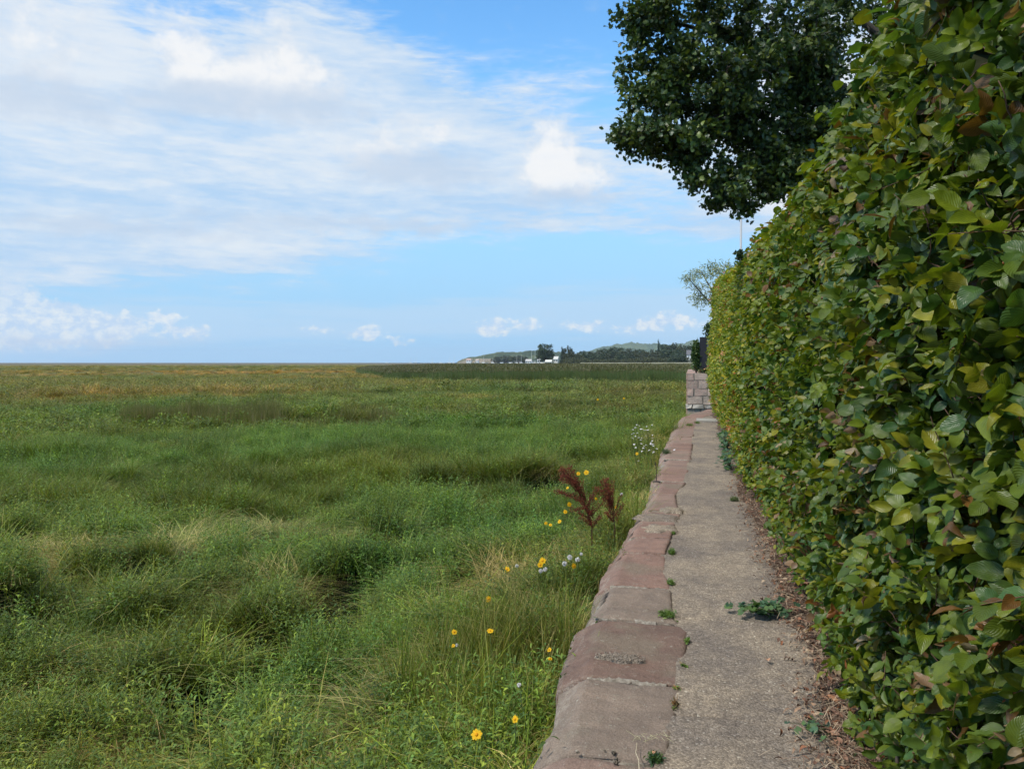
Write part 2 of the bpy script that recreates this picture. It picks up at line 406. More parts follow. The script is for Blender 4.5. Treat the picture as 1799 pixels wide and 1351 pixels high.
def leaf_template(ns, na, prof, fold=.25, droop=.25, ripple=0., seed=0):
    r = np.random.default_rng(seed); V = []; U = []
    ph = r.uniform(0, 6)
    for i in range(ns+1):
        t = i/ns; wd = prof(t)
        for j in range(na+1):
            u = -1+2*j/na
            z = fold*abs(u)*wd - droop*(t-.3)**2 + ripple*math.sin(t*17+ph)*abs(u)**1.5
            V.append((u*wd*(1-.1*abs(u)*0), t, z)); U.append((u, t))
    F = [(i*(na+1)+j, i*(na+1)+j+1, (i+1)*(na+1)+j+1, (i+1)*(na+1)+j) for i in range(ns) for j in range(na)]
    return np.array(V, float), np.array(F), np.array(U, float)
def beech_prof(t): return .35*math.sin(math.pi*min(1, max(.0, t))**.85)**.72*(1+.06*math.cos(t*52))+.004
def beech_prof_s(t): return .36*math.sin(math.pi*min(1, max(.0, t))**.85)**.75+.01
def oak_prof(t): return (.08+.26*math.sin(math.pi*t**1.15)**.9)*(1+.34*math.sin(t*23+1.2))*(1 if t < 1 else .3)

# ---------------------------------------------------------------- where things are
# plan outlines, read off the photograph as ground points
def pl(lst, z=0): return np.array([P(x, y, z) for x, y in lst])
LEFT = pl([(905, 1420), (932, 1351), (985, 1200), (1018, 1100), (1058, 1010), (1082, 965), (1106, 925), (1135, 880), (1143, 862), (1150, 845), (1156, 820), (1160, 800), (1171, 778), (1181, 757), (1187, 742), (1196, 732), (1215, 726), (1236, 721)])
LEFT = np.vstack([[LEFT[0][0]-.02, -4, 0], LEFT])
SEAM = pl([(1160, 1420), (1172, 1343), (1190, 1270), (1203, 1200), (1212, 1110), (1186, 1088), (1184, 1040), (1174, 1010), (1172, 972), (1186, 930), (1197, 905), (1189, 872), (1206, 850), (1213, 822), (1216, 800), (1219, 778), (1222, 757), (1227, 742), (1240, 732), (1262, 726)])
SEAM = np.vstack([[SEAM[0][0]-.02, -4, 0], SEAM])
def xl(y): return np.interp(y, LEFT[:, 1], LEFT[:, 0])
def xs(y): return np.interp(y, SEAM[:, 1], SEAM[:, 0]) + .022*(fbm(np.asarray(y, float)*4, np.asarray(y, float)*0, 29, 3)-.5)
YEND = LEFT[-1][1]
def hedge_x(y, z):
    "x of the clipped face"
    y = np.asarray(y, float); z = np.asarray(z, float)
    h = .70 - .10*np.sin(np.pi*np.clip(z/2.6, 0, 1)) + .12*np.exp(-z/.18)
    h = h + .16*(fbm(y*.9, z*.9, 3, 3)-.5) + .08*(fbm(y*3, z*3, 5, 2)-.5) - .06*np.clip((y-9)/12, 0, 1)*np.clip(z-.3, 0, 1)
    return h
def hedge_top(y):
    return np.interp(y, [-2, 3, 5, 8, 12.5, 16, 22, 27], [2.90, 2.84, 2.74, 2.82, 3.05, 3.32, 3.85, 4.05]) + .14*(fbm(np.asarray(y)*1.5, 0*np.asarray(y), 8, 3)-.5)
HEND = 25.0
MARSH = -.95
zones_hollow = [(950, 853, 50, 9), (840, 852, 60, 5), (632, 742, 32, 6), (598, 1035, 58, 26), (650, 962, 50, 16), (510, 1100, 85, 18), (340, 1175, 75, 24), (15, 1085, 50, 18), (40, 946, 24, 8), (420, 1265, 60, 22), (790, 858, 40, 6), (300, 740, 60, 4), (250, 1000, 30, 8), (560, 740, 60, 4)]
zones_hollow = [(a, b, c*1.2, d*1.6) for a, b, c, d in zones_hollow]
zones_bank = [(a, b-d*1.35, c*1.15, d*.9) for a, b, c, d in zones_hollow]
def zone(lst, x, y, zc=-.5):
    "membership of points in ground ellipses whose centre and size were measured off the photograph"
    out = np.zeros(len(x))
    for z in lst:
        cx, cy, rx, ry = z[:4]
        c = P(cx, cy, zc); d = math.hypot(c[0], c[1]); a = P(cx, cy-ry, zc); b = P(cx, cy+ry, zc)
        dep = math.hypot(a[0]-b[0], a[1]-b[1])/2; lat = rx/FPX*d + (.20 if lst is zones_hollow else 0)
        ux, uy = c[0]/d, c[1]/d
        du = (x-c[0])*ux+(y-c[1])*uy; dv = -(x-c[0])*uy+(y-c[1])*ux
        out = np.maximum(out, 1-np.sqrt((du/dep)**2+(dv/lat)**2))
    return out
def marsh_h(x, y):
    d = np.hypot(x, y)
    amp = np.clip(d/10, .5, 1)
    h = MARSH + amp*(.34*(fbm(x*.30+3, y*.30, 21, 3)-.5) + .20*(fbm(x*1.1, y*1.1, 22, 3)-.5)) + .20*(1-np.abs(2*fbm(x*.95+9, y*.95, 24, 2)-1)*2.2)*(d < 60)
    h = h + np.interp(d, [0, 40, 140, 400, 6000], [0, .0, .1, .2, .5])
    h = h + (.30+.24*np.clip((y-4)/5, 0, 1))*np.exp(-np.clip(xl(y)-x, 0, 9)/1.0)*(y < 27)
    h = h - .60*np.clip(zone(zones_hollow, x, y, -.6)*4, 0, 1) + .16*np.clip(zone(zones_bank, x, y, -.6)*2, 0, 1)*(d < 30) - .14*np.clip((fbm(x*2.3, y*2.3, 73, 2)-.55)*9, 0, 1)*(d < 26)
    return h

# ---------------------------------------------------------------- marsh ground
def grid(xv, yv, zf):
    X, Y = np.meshgrid(xv, yv); V = np.stack([X.ravel(), Y.ravel(), zf(X.ravel(), Y.ravel())], 1)
    nx, ny = len(xv), len(yv); i = np.arange(nx-1)[None]+np.arange(ny-1)[:, None]*nx; i = i.ravel()
    return V, np.stack([i, i+1, i+nx+1, i+nx], 1)
def mat_marsh():
    m, t, o = new_mat('marsh_ground'); g = NG(t); p = g.pos()
    ln = g.n('ShaderNodeVectorMath', operation='LENGTH'); g.l(p, ln.inputs[0]); d = ln.outputs['Value']
    big = g.noise(.011, 6, .6, p, (.5, 1, 1)); mid = g.noise(.07, 6, .65, p); fine = g.noise(1.1, 5, .7, p)
    far = g.mix(g.mr(big, .36, .60), (.105, .125, .048), (.195, .135, .060))
    far = g.mix(g.mr(mid, .48, .70, 0, .75), far, (.090, .125, .050))
    far = g.mix(g.mr(mid, .22, .40, .6, 0), far, (.21, .15, .07))
    far = g.mix(g.mr(fine, .3, .7, .45, 0), far, (.05, .055, .025))
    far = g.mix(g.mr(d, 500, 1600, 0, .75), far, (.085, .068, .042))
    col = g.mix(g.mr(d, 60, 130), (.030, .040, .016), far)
    b = g.bump(fine, 1, .4)
    principled(t, o, col, .95, b, .1); return m
M_marsh = mat_marsh()
s = np.concatenate([-np.geomspace(6000, 30, 60), np.linspace(-29.5, 29.5, 240), np.geomspace(30, 6000, 60)])
yv = np.concatenate([-np.geomspace(600, 9, 10), np.linspace(-8, 30, 250), np.geomspace(30.4, 6000, 130)])
V, F = grid(s, yv, marsh_h)
inland = (V[:, 0] > xl(V[:, 1])+.15) & (V[:, 1] < 31) | (V[:, 0] > 2.5) & (V[:, 1] < 45)
V[inland, 2] = np.where(V[inland, 0] < .6, -1.6, -.25)
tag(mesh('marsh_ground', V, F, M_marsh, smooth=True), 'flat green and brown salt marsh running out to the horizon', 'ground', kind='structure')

# ---------------------------------------------------------------- path
ys = np.concatenate([np.arange(-4, 9, .05), np.arange(9, YEND+.9, .15)]); us = np.linspace(0, 1, 26)
JY = [P(1300, 1093)[1], P(1300, 1265)[1], P(1300, 893)[1], P(1260, 852)[1], P(1260, 800)[1], P(1250, 765)[1]]
ys = np.unique(np.concatenate([ys]+[j+np.linspace(-.05, .05, 21) for j in JY]))
V = []
for y in ys:
    a = xs(min(y, SEAM[-1][1]))-.05; b = 1.15 if y < HEND else 4.2
    for u in us:
        x = a+(b-a)*u
        V.append((x, y, 0))
V = np.array(V); V[:, 2] = .012*(fbm(V[:, 0]*2.5, V[:, 1]*2.5, 31, 3)-.5)*2 + .006*(fbm(V[:, 0]*14, V[:, 1]*14, 32, 2)-.5)
for jy in JY:   # bay joints
    V[:, 2] -= .022*np.exp(-((V[:, 1]-jy-.012*np.sin(V[:, 0]*9)-.02*(fbm(V[:, 0]*8, V[:, 0]*0+jy, 36, 3)-.5))/.008)**2)
nx = len(us); i = (np.arange(nx-1)[None]+np.arange(len(ys)-1)[:, None]*nx).ravel()
tag(mesh('path', V, np.stack([i, i+1, i+nx+1, i+nx], 1), M_conc, smooth=True), 'narrow rough concrete footpath between the coping stones and the hedge', 'path', kind='structure')
# pale slab near the far bend
a = P(1224, 741); b = P(1262, 737)
mb = MB(); mb.box((a[0], a[1], .0), (b[0]+.1, b[1], .030), (.30, .28, .24), .004); tag(mb.build('paving_slab', M_plain, origin=None), 'pale thin slab edge lying across the path near its far bend', 'slab')

# ---------------------------------------------------------------- sea wall with its coping stones
wall = empty('sea_wall', (0, 0, 0), 'low sea wall topped with worn red sandstone coping stones between marsh and path', 'wall')
red, brown, grey, pink, dark = (.215, .134, .104), (.205, .140, .110), (.190, .146, .114), (.225, .15, .118), (.152, .098, .076)
stones = [(1480, brown), (1344, grey), (1202, dark), (1094, grey), (1034, red), (974, red), (948, red), (920, pink), (899, pink), (868, red), (845, red), (822, pink), (806, pink), (791, red), (779, pink), (766, brown), (757, pink), (748, red), (740, pink), (733, red), (727, pink), (722, red)]
cuts = [P(1150, y)[1] for y, _ in stones]+[YEND+.5]
cuts = [-4, -2.8, -1.6, -.5, .5, 1.5] + cuts[0:]
cols = [red, grey, brown, red, pink, grey] + [c for _, c in stones]
for k in range(len(cuts)-1):
    y0, y1 = cuts[k]+.012, cuts[k+1]-.012
    if y1-y0 < .08: continue
    near = y0 < 8 and y1 > 0
    dy = .02 if near else .06
    n = max(4, int((y1-y0)/dy)); m_ = 30 if near else 14
    yy = np.linspace(y0, y1, n+1); V = []
    sd_ = rng.integers(1000); lz = rng.normal(0, .010); tilt = rng.normal(0, .012); ex = rng.normal(0, .011)
    # cross profile: outer foot -> shoulder -> top -> inner edge -> down
    prof = [(-.005, -.42), (-.01, -.27), (-.008, -.17), (.0, -.09), (.02, -.068)] + [(.06+.94*q, None) for q in np.linspace(0, 1, m_)] + [(1.0, -.06)]
    for y in yy:
        L0 = xl(y)+ex-.02; R0 = xs(y)-.014; e = min(y-y0, y1-y)
        sk = .02*math.sin(y*3+k)
        for (u, z) in prof:
            if u <= .06: x = L0+u*1.25+.036*(fbm([y*3.3], [k*7.1+(z if z is not None else 0)*6], 41, 3)[0]-.5)*2
            else: x = L0+.075+(R0-L0-.075)*((u-.06)/.94)
            if z is None:
                q = (x-L0)
                zz = -.062*max(0, 1-max(0, q-.02)/(.115+.05*(float(fbm([y*2.2], [k*3.], 47, 2)[0])-.5))) + .006
                zz += (.014+.055*math.exp(-q/.09))*(fbm([x*4.2], [y*4.2+k*9], 43, 4)[0]-.5) + .005*(abs(fbm([x*2+y*.6], [y*9+k*5], 45, 3)[0]-.5)*2-.3)
                zz += lz+tilt*(x-L0)
                zz -= .010*math.exp(-e/.010) + .008*math.exp(-(R0-x)/.010)
            else: zz = z + .05*(fbm([y*5], [k*3.7+z*8], 44, 3)[0]-.5) - .012*math.exp(-e/.03)
            V.append((x, y + (sk*.6)*(x-L0) + math.exp(-e/.03)*(1 if y-y0 < y1-y else -1)*.028*max(0, float(fbm([x*9.], [k*5.3+(0 if y-y0 < y1-y else 40)], 48, 3)[0])-.38), zz))
    V = np.array(V); c = len(prof)
    F = [(i*c+j, i*c+j+1, (i+1)*c+j+1, (i+1)*c+j) for i in range(n) for j in range(c-1)]
    for ring, rev in ((0, False), (n, True)):
        f = [ring*c+j for j in range(c)]; F.append(tuple(f if rev else f[::-1]))
    t = np.array(cols[k])*rng.uniform(.92, 1.08)
    st = mesh('coping_stone', V, F, M_stone, wall, np.tile(t, (len(V), 1)), None, True)
# mortar bed seen in the joints, and the masonry face below
ysb = np.arange(-4, YEND+.5, .12); V = []
for y in ysb:
    V += [(xl(y)-.03, y, -.30), (xl(y)+.03, y, -.075+.01*rng.normal()), (xl(y)+.12, y, -.02), (xs(y)-.01, y, -.008+.004*rng.normal()), (xs(y)-.01, y, -.35)]
F = [(i*5+j, i*5+j+1, i*5+6+j, i*5+5+j) for i in range(len(ysb)-1) for j in range(4)]
mesh('mortar_bed', np.array(V), F, M_mortar, wall, None, None, True)
V = []
for y in ysb:
    for z in (-1.5, -1.1, -.8, -.55, -.34): V.append((xl(y)-.02+.02*rng.normal()+.1*(z+.3)*-.4*-1-.0, y, z))
F = [(i*5+j, i*5+5+j, i*5+6+j, i*5+1+j) for i in range(len(ysb)-1) for j in range(4)]
mesh('wall_face', np.array(V), F, M_stone, wall, np.tile(red, (len(V), 1)), None, True)
# raised beads of pale mortar along some joints
def bead(y, x0, x1, wd=.02, h=.010):
    pts = np.linspace(x0, x1, 26); V = []
    for x in pts:
        yc = y+.012*math.sin(x*23+y*9)+.006*rng.normal(); ww = wd*max(.12, 1.7*float(fbm([x*9.], [y*13.], 77, 3)[0])-.25)
        V += [(x, yc-ww, -.012), (x, yc-ww*.5, h*rng.uniform(.2, 1)-.004), (x, yc+ww*.5, h*rng.uniform(.2, 1)-.004), (x, yc+ww, -.012)]
    F = [(i*4+j, i*4+4+j, i*4+5+j, i*4+1+j) for i in range(25) for j in range(3)]
    mesh('mortar_joint', np.array(V), F, M_mortar, wall, None, None, True)
for py, fa, fb, wd in ((1034, .17, .9, .045), (1092, .1, .75, .014), (1200, .2, .85, .022), (948, .15, .6, .035), (920, .2, .9, .02), (899, .3, 1, .02), (868, .1, .95, .022), (845, .1, 1, .025), (806, .1, .9, .025), (779, .1, 1, .03)):
    y = P(1150, py)[1]; a, b = xl(y), xs(y); bead(y, a+(b-a)*fa, a+(b-a)*fb, wd)
def patch(px, py, rx, ry, mat, z=.022, name='cement_patch', h=.012):
    "low domed patch of cement trowelled into the stone top"
    c = P(px, py); a = P(px-rx, py); b = P(px+rx, py); u = P(px, py-ry); d = P(px, py+ry)
    sx = (b[0]-a[0])/2; sy = (u[1]-d[1])/2; V = [(c[0], c[1], z+h)]; n = 40
    for r_ in (.5, .85, 1.0):
        for i in range(n):
            an = i*2*math.pi/n; q = 1+.14*math.sin(an*5+px)+.06*rng.normal()
            V.append((c[0]+sx*r_*q*math.cos(an), c[1]+sy*r_*q*math.sin(an), z+(h*(1-r_**3) if r_ < 1 else -.03)+.002*rng.normal()))
    F = [(0, 1+i, 1+(i+1) % n) for i in range(n)]+[(1+k*n+i, 1+(k+1)*n+i, 1+(k+1)*n+(i+1) % n, 1+k*n+(i+1) % n) for k in (0, 1) for i in range(n)]
    return mesh(name, np.array(V), F, mat, wall, None, None, True)
for a in ((1160, 932, 34, 7), (1180, 899, 22, 5), (1155, 912, 40, 6), (1150, 938, 20, 3)): patch(*a, M_conc)
pp = patch(1090, 1159, 46, 7.5, M_conc, .012, 'pebble_patch', .004)
c = P(1090, 1159); V0 = np.array([(-1, 0, 0), (0, -1, 0), (1, 0, 0), (0, 1, 0), (0, 0, .8), (0, 0, -.6)]); F0 = np.array([(0, 1, 4), (1, 2, 4), (2, 3, 4), (3, 0, 4), (1, 0, 5), (2, 1, 5), (3, 2, 5), (0, 3, 5)])
n = 320; an = rng.uniform(0, 6.28, n); rr = np.sqrt(rng.uniform(0, 1, n)); cA = P(1136, 1159)[0]-c[0]; cB = (P(1090, 1151)[1]-P(1090, 1167)[1])/2
pos = np.stack([c[0]+cA*rr*np.cos(an), c[1]+cB*rr*np.sin(an), np.full(n, .018)], 1)
v, f, cc, _ = place(V0, F0, pos, frames(rng.normal(0, .3, (n, 3))+[0, 0, 1], rng.normal(0, 1, (n, 3))), rng.uniform(.0025, .0055, n), rng.uniform(.5, 1.3, (n, 1))*np.array([.22, .18, .14]))
mesh('pebbles', v, f, M_plain, pp, cc)['kind'] = 'stuff'

# ---------------------------------------------------------------- beech hedge
hedge = empty('beech_hedge', (0, 0, 0), 'tall clipped beech hedge with browning leaves along the right of the path', 'hedge')
def hedge_cols(n, y, z):
    r = rng.uniform(0, 1, n); c = np.empty((n, 3))
    g1, g2, g3 = np.array([.138, .176, .011]), np.array([.040, .096, .024]), np.array([.20, .20, .016])
    k = rng.uniform(0, 1, (n, 1)); c = g1*(1-k)+g2*k
    c = np.where((r < .14)[:, None], g3*rng.uniform(.8, 1.1, (n, 1)), c)
    br = .020 + .07*np.clip((fbm(y*1.3, z*1.3, 61, 3)-.47)*4, 0, 1) + .05*np.clip(1-z/1.5, 0, 1)
    b = rng.uniform(0, 1, n) < br
    bc = np.array([[.27, .17, .095], [.17, .10, .055], [.33, .25, .15], [.26, .10, .035]])[rng.integers(0, 4, n)]
    bz = (rng.uniform(0, 1, n) < .03) & ~b; c = np.where(bz[:, None], np.array([.15, .075, .02])*rng.uniform(.6, 1.2, (n, 1)), c)
    c = np.where(b[:, None], bc*rng.uniform(.7, 1.1, (n, 1)), c)
    far = np.clip((y-5)/9, 0, 1)[:, None]  # farther leaves coloured brighter and yellower, sunlight put into the tint
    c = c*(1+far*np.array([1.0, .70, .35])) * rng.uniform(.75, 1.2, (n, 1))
    return c, b
def hedge_leaves(y0, y1, dens, size, tmpls, depth=.22, out_frac=.04, zmin=.03):
    area = (y1-y0)*3.4; n = int(area*dens)
    y = rng.uniform(y0, y1, n); z = rng.uniform(zmin, 1, n)*hedge_top(y)
    x = hedge_x(y, z); dp = rng.exponential(depth*.45, n); dp = np.minimum(dp, depth*1.6)
    outw = rng.uniform(0, 1, n) < out_frac; dp = np.where(outw, -rng.uniform(0, .09, n), dp)
    top = hedge_top(y)-z; x = x+dp + .10*np.exp(-np.clip(top, 0, 1)/.10)
    deep = 1
    keep = fbm(y*5.5, z*5.5, 71, 2) > .33
    keep |= dp > .10
    x, y, z = x[keep], y[keep], z[keep]; n = len(x)
    nr = np.stack([-1.0+0*x, rng.normal(-.25, .75, n), rng.normal(.65, .75, n)], 1)
    nr += .35*rng.normal(0, 1, (n, 3))
    tip = np.stack([rng.normal(-.35, .5, n), rng.normal(-.1, .8, n), rng.normal(-.65, .55, n)], 1)
    Rm = frames(nr, tip); sc_ = size*rng.uniform(.62, 1.18, n); col, dead = hedge_cols(n, y, z)
    pos = np.stack([x, y, z], 1); parts = []; ti = rng.integers(0, len(tmpls), n)
    s3 = np.stack([sc_*rng.uniform(.85, 1.15, n), sc_, sc_*np.where(dead, 2.4, 1.0)], 1)
    s3[:, 0] *= np.where(dead, .5, 1); s3 *= np.where(dead, rng.uniform(.45, .95, n), 1)[:, None]
    for k, (T, F, U) in enumerate(tmpls):
        m_ = ti == k
        parts.append(place(T, F, pos[m_], Rm[m_], s3[m_], col[m_], U))
    return parts
def hedge_sprays(y0, y1, dens, size, tmpls, twigs=None):
    "beech sprays: leaves set alternately along each twig, in one plane"
    m_ = int((y1-y0)*3.4*dens/8); y = rng.uniform(y0, y1, m_); z = rng.uniform(.03, 1, m_)*hedge_top(y)
    dp = np.minimum(rng.exponential(.10, m_), .34)+.02; gap = fbm(y*4.2, z*4.2, 71, 3) < .43; dp = np.where(gap, dp+.15, dp); dp = np.where(rng.uniform(0, 1, m_) < .05, -.03, dp)
    x = hedge_x(y, z)+dp+.10*np.exp(-np.clip(hedge_top(y)-z, 0, 1)/.10)
    d = np.stack([-rng.uniform(.15, 1.0, m_), rng.normal(-.1, .65, m_), rng.normal(.0, .55, m_)], 1); d /= np.linalg.norm(d, axis=1)[:, None]
    nn = np.stack([rng.normal(-.55, .45, m_), rng.normal(-.2, .45, m_), rng.uniform(.1, 1.2, m_)], 1); nn -= (nn*d).sum(1)[:, None]*d; nn /= np.linalg.norm(nn, axis=1)[:, None]
    sd_ = np.cross(nn, d); L_ = size*rng.uniform(.7, 1.15, m_); cb, _ = hedge_cols(m_, y, z); b = np.stack([x, y, z], 1)-d*(L_*1.2)[:, None]
    P_, N_, T_, S_, C_, D_ = [], [], [], [], [], []
    for j in range(8):
        t = j/7; sgn = 1 if j % 2 else -1; ang = R(52) if j < 7 else 0
        cur = d*math.cos(ang)+sd_*sgn*math.sin(ang)+rng.normal(0, .16, (m_, 3))-np.array([0, 0, .18])
        pos = b+d*(L_*(.15+j*.36))[:, None] - np.array([0, 0, 1.])*(L_*.30*t*t)[:, None]
        col, dead = hedge_cols(m_, pos[:, 1], pos[:, 2]); same = (rng.uniform(0, 1, m_) < .6) & ~dead; col = np.where(same[:, None], cb, col)
        s_ = L_*(.72+.5*math.sin(math.pi*(.15+t*.7)))*rng.uniform(.55, 1.12, m_)
        s3 = np.stack([s_*rng.uniform(.8, 1.12, m_), s_, s_*np.where(dead, 2.6, rng.uniform(.6, 1.5, m_))], 1); s3[:, 0] *= np.where(dead, .5, 1); s3 *= np.where(dead, rng.uniform(.3, .75, m_), 1)[:, None]
        P_.append(pos); N_.append(nn+rng.normal(0, .30, (m_, 3))); T_.append(cur); S_.append(s3); C_.append(col)
    if twigs is not None:
        for i in range(0, m_, 3):
            e_ = L_[i]*2.7; twigs.tube([b[i], b[i]+d[i]*e_*.5-[0, 0, L_[i]*.06], b[i]+d[i]*e_-[0, 0, L_[i]*.28]], (.0020, .0015, .0009), 4, (.12, .075, .045))
    P_, N_, T_, S_, C_ = [np.concatenate(q) for q in (P_, N_, T_, S_, C_)]; ti = rng.integers(0, len(tmpls), len(P_)); Rm = frames(N_, T_); out = []
    for k, (T, F, U) in enumerate(tmpls):
        q = ti == k; out.append(place(T, F, P_[q], Rm[q], S_[q], C_[q], U))
    return out
def top_leaves(y0, y1, dens, size, tmpls):
    n = int((y1-y0)*1.1*dens); y = rng.uniform(y0, y1, n); x = rng.uniform(.68, 1.75, n); z = hedge_top(y)+rng.normal(-.05, .06, n) + np.where(rng.uniform(0, 1, n) < .05, rng.uniform(0, .12, n), 0)
    nr = np.stack([rng.normal(-.2, .5, n), rng.normal(0, .5, n), np.ones(n)], 1)
    col, _ = hedge_cols(n, y, z)
    return [place(*tmpls[0][:2], np.stack([x, y, z], 1), frames(nr, rng.normal(0, 1, (n, 3))), size*rng.uniform(.7, 1.2, n), col, tmpls[0][2])]
tn = [leaf_template(9, 4, beech_prof, .30, dr, rp, sd_) for dr, rp, sd_ in ((.25, .018, 1), (.5, .03, 2), (.1, .012, 3), (-.2, .025, 4), (.9, .02, 5))]
tm = [leaf_template(4, 2, beech_prof_s, .28, dr, 0, 1) for dr in (.3, .7, -.2)]
tf = [leaf_template(2, 2, beech_prof_s, .3, dr, 0, 1) for dr in (.4, -.2)]
TW = MB(); V, F, C, U = merge(hedge_sprays(.5, 4.6, 4300, .058, tn, TW)); mesh('foliage', V, F, M_beech, hedge, C, U, True)
V, F, C, U = merge(hedge_sprays(4.6, 9.5, 4000, .056, tm)+hedge_leaves(-3, .5, 500, .12, tm)+top_leaves(-3, 9, 900, .08, tm)); mesh('foliage', V, F, M_beech_far, hedge, C, U, True)
V, F, C, U = merge(hedge_sprays(9.5, HEND, 3200, .058, tf)+top_leaves(9, HEND, 600, .08, tf))
n = 4500; zz = rng.uniform(.02, 3.9, n); xx = rng.uniform(.68, 1.9, n); nr = np.stack([rng.normal(0, .5, n), np.ones(n), rng.normal(.3, .5, n)], 1)     # far end of the hedge
e = place(*tf[0][:2], np.stack([xx, HEND+rng.normal(0, .06, n), zz], 1), frames(nr, rng.normal(0, 1, (n, 3))), .08*rng.uniform(.7, 1.2, n), hedge_cols(n, xx*0+HEND, zz)[0], tf[0][2])
V2, F2, C2, U2 = merge([e]+[(V, F[0], C, U)]); mesh('foliage', V2, F2, M_beech_far, hedge, C2, U2, True)
# near-black solid core: stops light passing through, stands in for shade in the gaps
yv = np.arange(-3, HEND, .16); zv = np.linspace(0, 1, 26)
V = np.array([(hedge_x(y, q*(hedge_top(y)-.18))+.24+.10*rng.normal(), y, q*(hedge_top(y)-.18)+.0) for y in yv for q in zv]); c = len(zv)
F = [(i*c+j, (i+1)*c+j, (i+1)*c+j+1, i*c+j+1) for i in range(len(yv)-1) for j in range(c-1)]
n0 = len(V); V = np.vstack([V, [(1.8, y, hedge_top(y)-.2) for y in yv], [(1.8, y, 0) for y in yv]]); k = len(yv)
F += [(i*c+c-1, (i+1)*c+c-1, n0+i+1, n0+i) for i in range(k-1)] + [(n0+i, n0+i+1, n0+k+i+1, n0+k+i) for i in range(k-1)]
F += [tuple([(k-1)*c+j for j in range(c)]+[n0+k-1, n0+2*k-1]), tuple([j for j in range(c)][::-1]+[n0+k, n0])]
mesh('shade_core', V, F, tint_mat('shade_core', .95, .1, .02, 12, .5), hedge, np.tile((.020, .022, .010), (len(V), 1)))
# twigs on the face
mb = TW
for i in range(420):
    y = 1.3+rng.exponential(3.0); z = rng.uniform(.1, 2.8)
    if y > 12: continue
    x = float(hedge_x(y, z))+.08; d = np.array([-.5, rng.normal(-.2, .6), rng.normal(.25, .5)]); d /= np.linalg.norm(d); p = np.array([x, y, z]); pts = [p.copy()]
    for q in range(6):
        d = d+rng.normal(0, .25, 3); d /= np.linalg.norm(d); d[0] = max(d[0], -.6); p = p+d*rng.uniform(.02, .04); pts.append(p.copy())
    mb.tube(pts, np.linspace(.0028, .0010, 7), 5, (.10, .06, .04))
for i in range(260):       # stems at the foot
    y = rng.uniform(1, 20); x = float(hedge_x(y, .1))+rng.uniform(.0, .3); h = rng.uniform(.3, .8)
    mb.tube([(x, y, -.02), (x+rng.normal(0, .04), y+rng.normal(0, .05), h*.5), (x+rng.normal(0, .08), y+rng.normal(0, .1), h)], (.009, .007, .004), 5, (.10, .08, .06))
mb.build('branch_growth', M_bark, hedge, True)

# soil and litter along the hedge foot
ysb = np.arange(-3, HEND, .1); V = []
for y in ysb:
    a = float(hedge_x(y, .05))-.13-.16*float(fbm([y*1.2], [3.], 81, 3)[0])
    for q in range(7):
        x = a+q*(1.5-a)/6*1.0 if q > 3 else a+q*.07
        V.append((x, y, .004+.02*min(q, 3)/3+.012*float(fbm([x*9], [y*9], 82, 2)[0]) - (.03 if q == 0 else 0)))
F = [(i*7+j, i*7+j+1, (i+1)*7+j+1, (i+1)*7+j) for i in range(len(ysb)-1) for j in range(6)]
tag(mesh('soil_strip', np.array(V), F, M_soil, smooth=True), 'strip of brown soil under the hedge foot', 'soil', kind='structure')
T, Fq, U = tm[1]
n = 5200; y = 1.2+rng.exponential(5.5, n); y = y[y < 22]; n = len(y)
x = hedge_x(y, np.full(n, .05))-.15+rng.normal(0, .09, n)+.06; z = .016+rng.uniform(0, .022, n)
lc = np.array([[.22, .12, .075], [.30, .19, .12], [.14, .07, .045], [.36, .26, .17], [.24, .10, .05]])[rng.integers(0, 5, n)]*rng.uniform(.6, 1.1, (n, 1))
s3 = np.stack([rng.uniform(.006, .03, n), rng.uniform(.014, .045, n), rng.uniform(.02, .06, n)], 1)
p1 = place(T, Fq, np.stack([x, y, z], 1), frames(np.stack([rng.normal(0, .6, n), rng.normal(0, .6, n), np.ones(n)], 1), rng.normal(0, 1, (n, 3))), s3, lc)
n = 9000; y = 1.2+rng.exponential(5.5, n); y = y[y < 22]; n = len(y)
x = hedge_x(y, np.full(n, .05))-.14+rng.normal(0, .10, n)+.05; z = .018+rng.uniform(0, .03, n)
T2, F2, _ = leaf_template(3, 1, lambda t: 1, 0, .1)
lc = np.array([[.24, .16, .11], [.40, .31, .21], [.13, .08, .055]])[rng.integers(0, 3, n)]*rng.uniform(.6, 1.1, (n, 1))
s3 = np.stack([np.full(n, .0012), rng.uniform(.03, .11, n), rng.uniform(.02, .1, n)], 1)
p2 = place(T2, F2, np.stack([x, y, z], 1), frames(np.stack([rng.normal(0, .25, n), rng.normal(0, .25, n), np.ones(n)], 1), rng.normal(0, 1, (n, 3))), s3, lc)
V, F, C, _ = merge([p1, p2]); tag(mesh('leaf_litter', V, F, M_dead, tint=C, smooth=True), 'dry brown leaves and stalks fallen between hedge and path', 'leaf litter', kind='stuff')

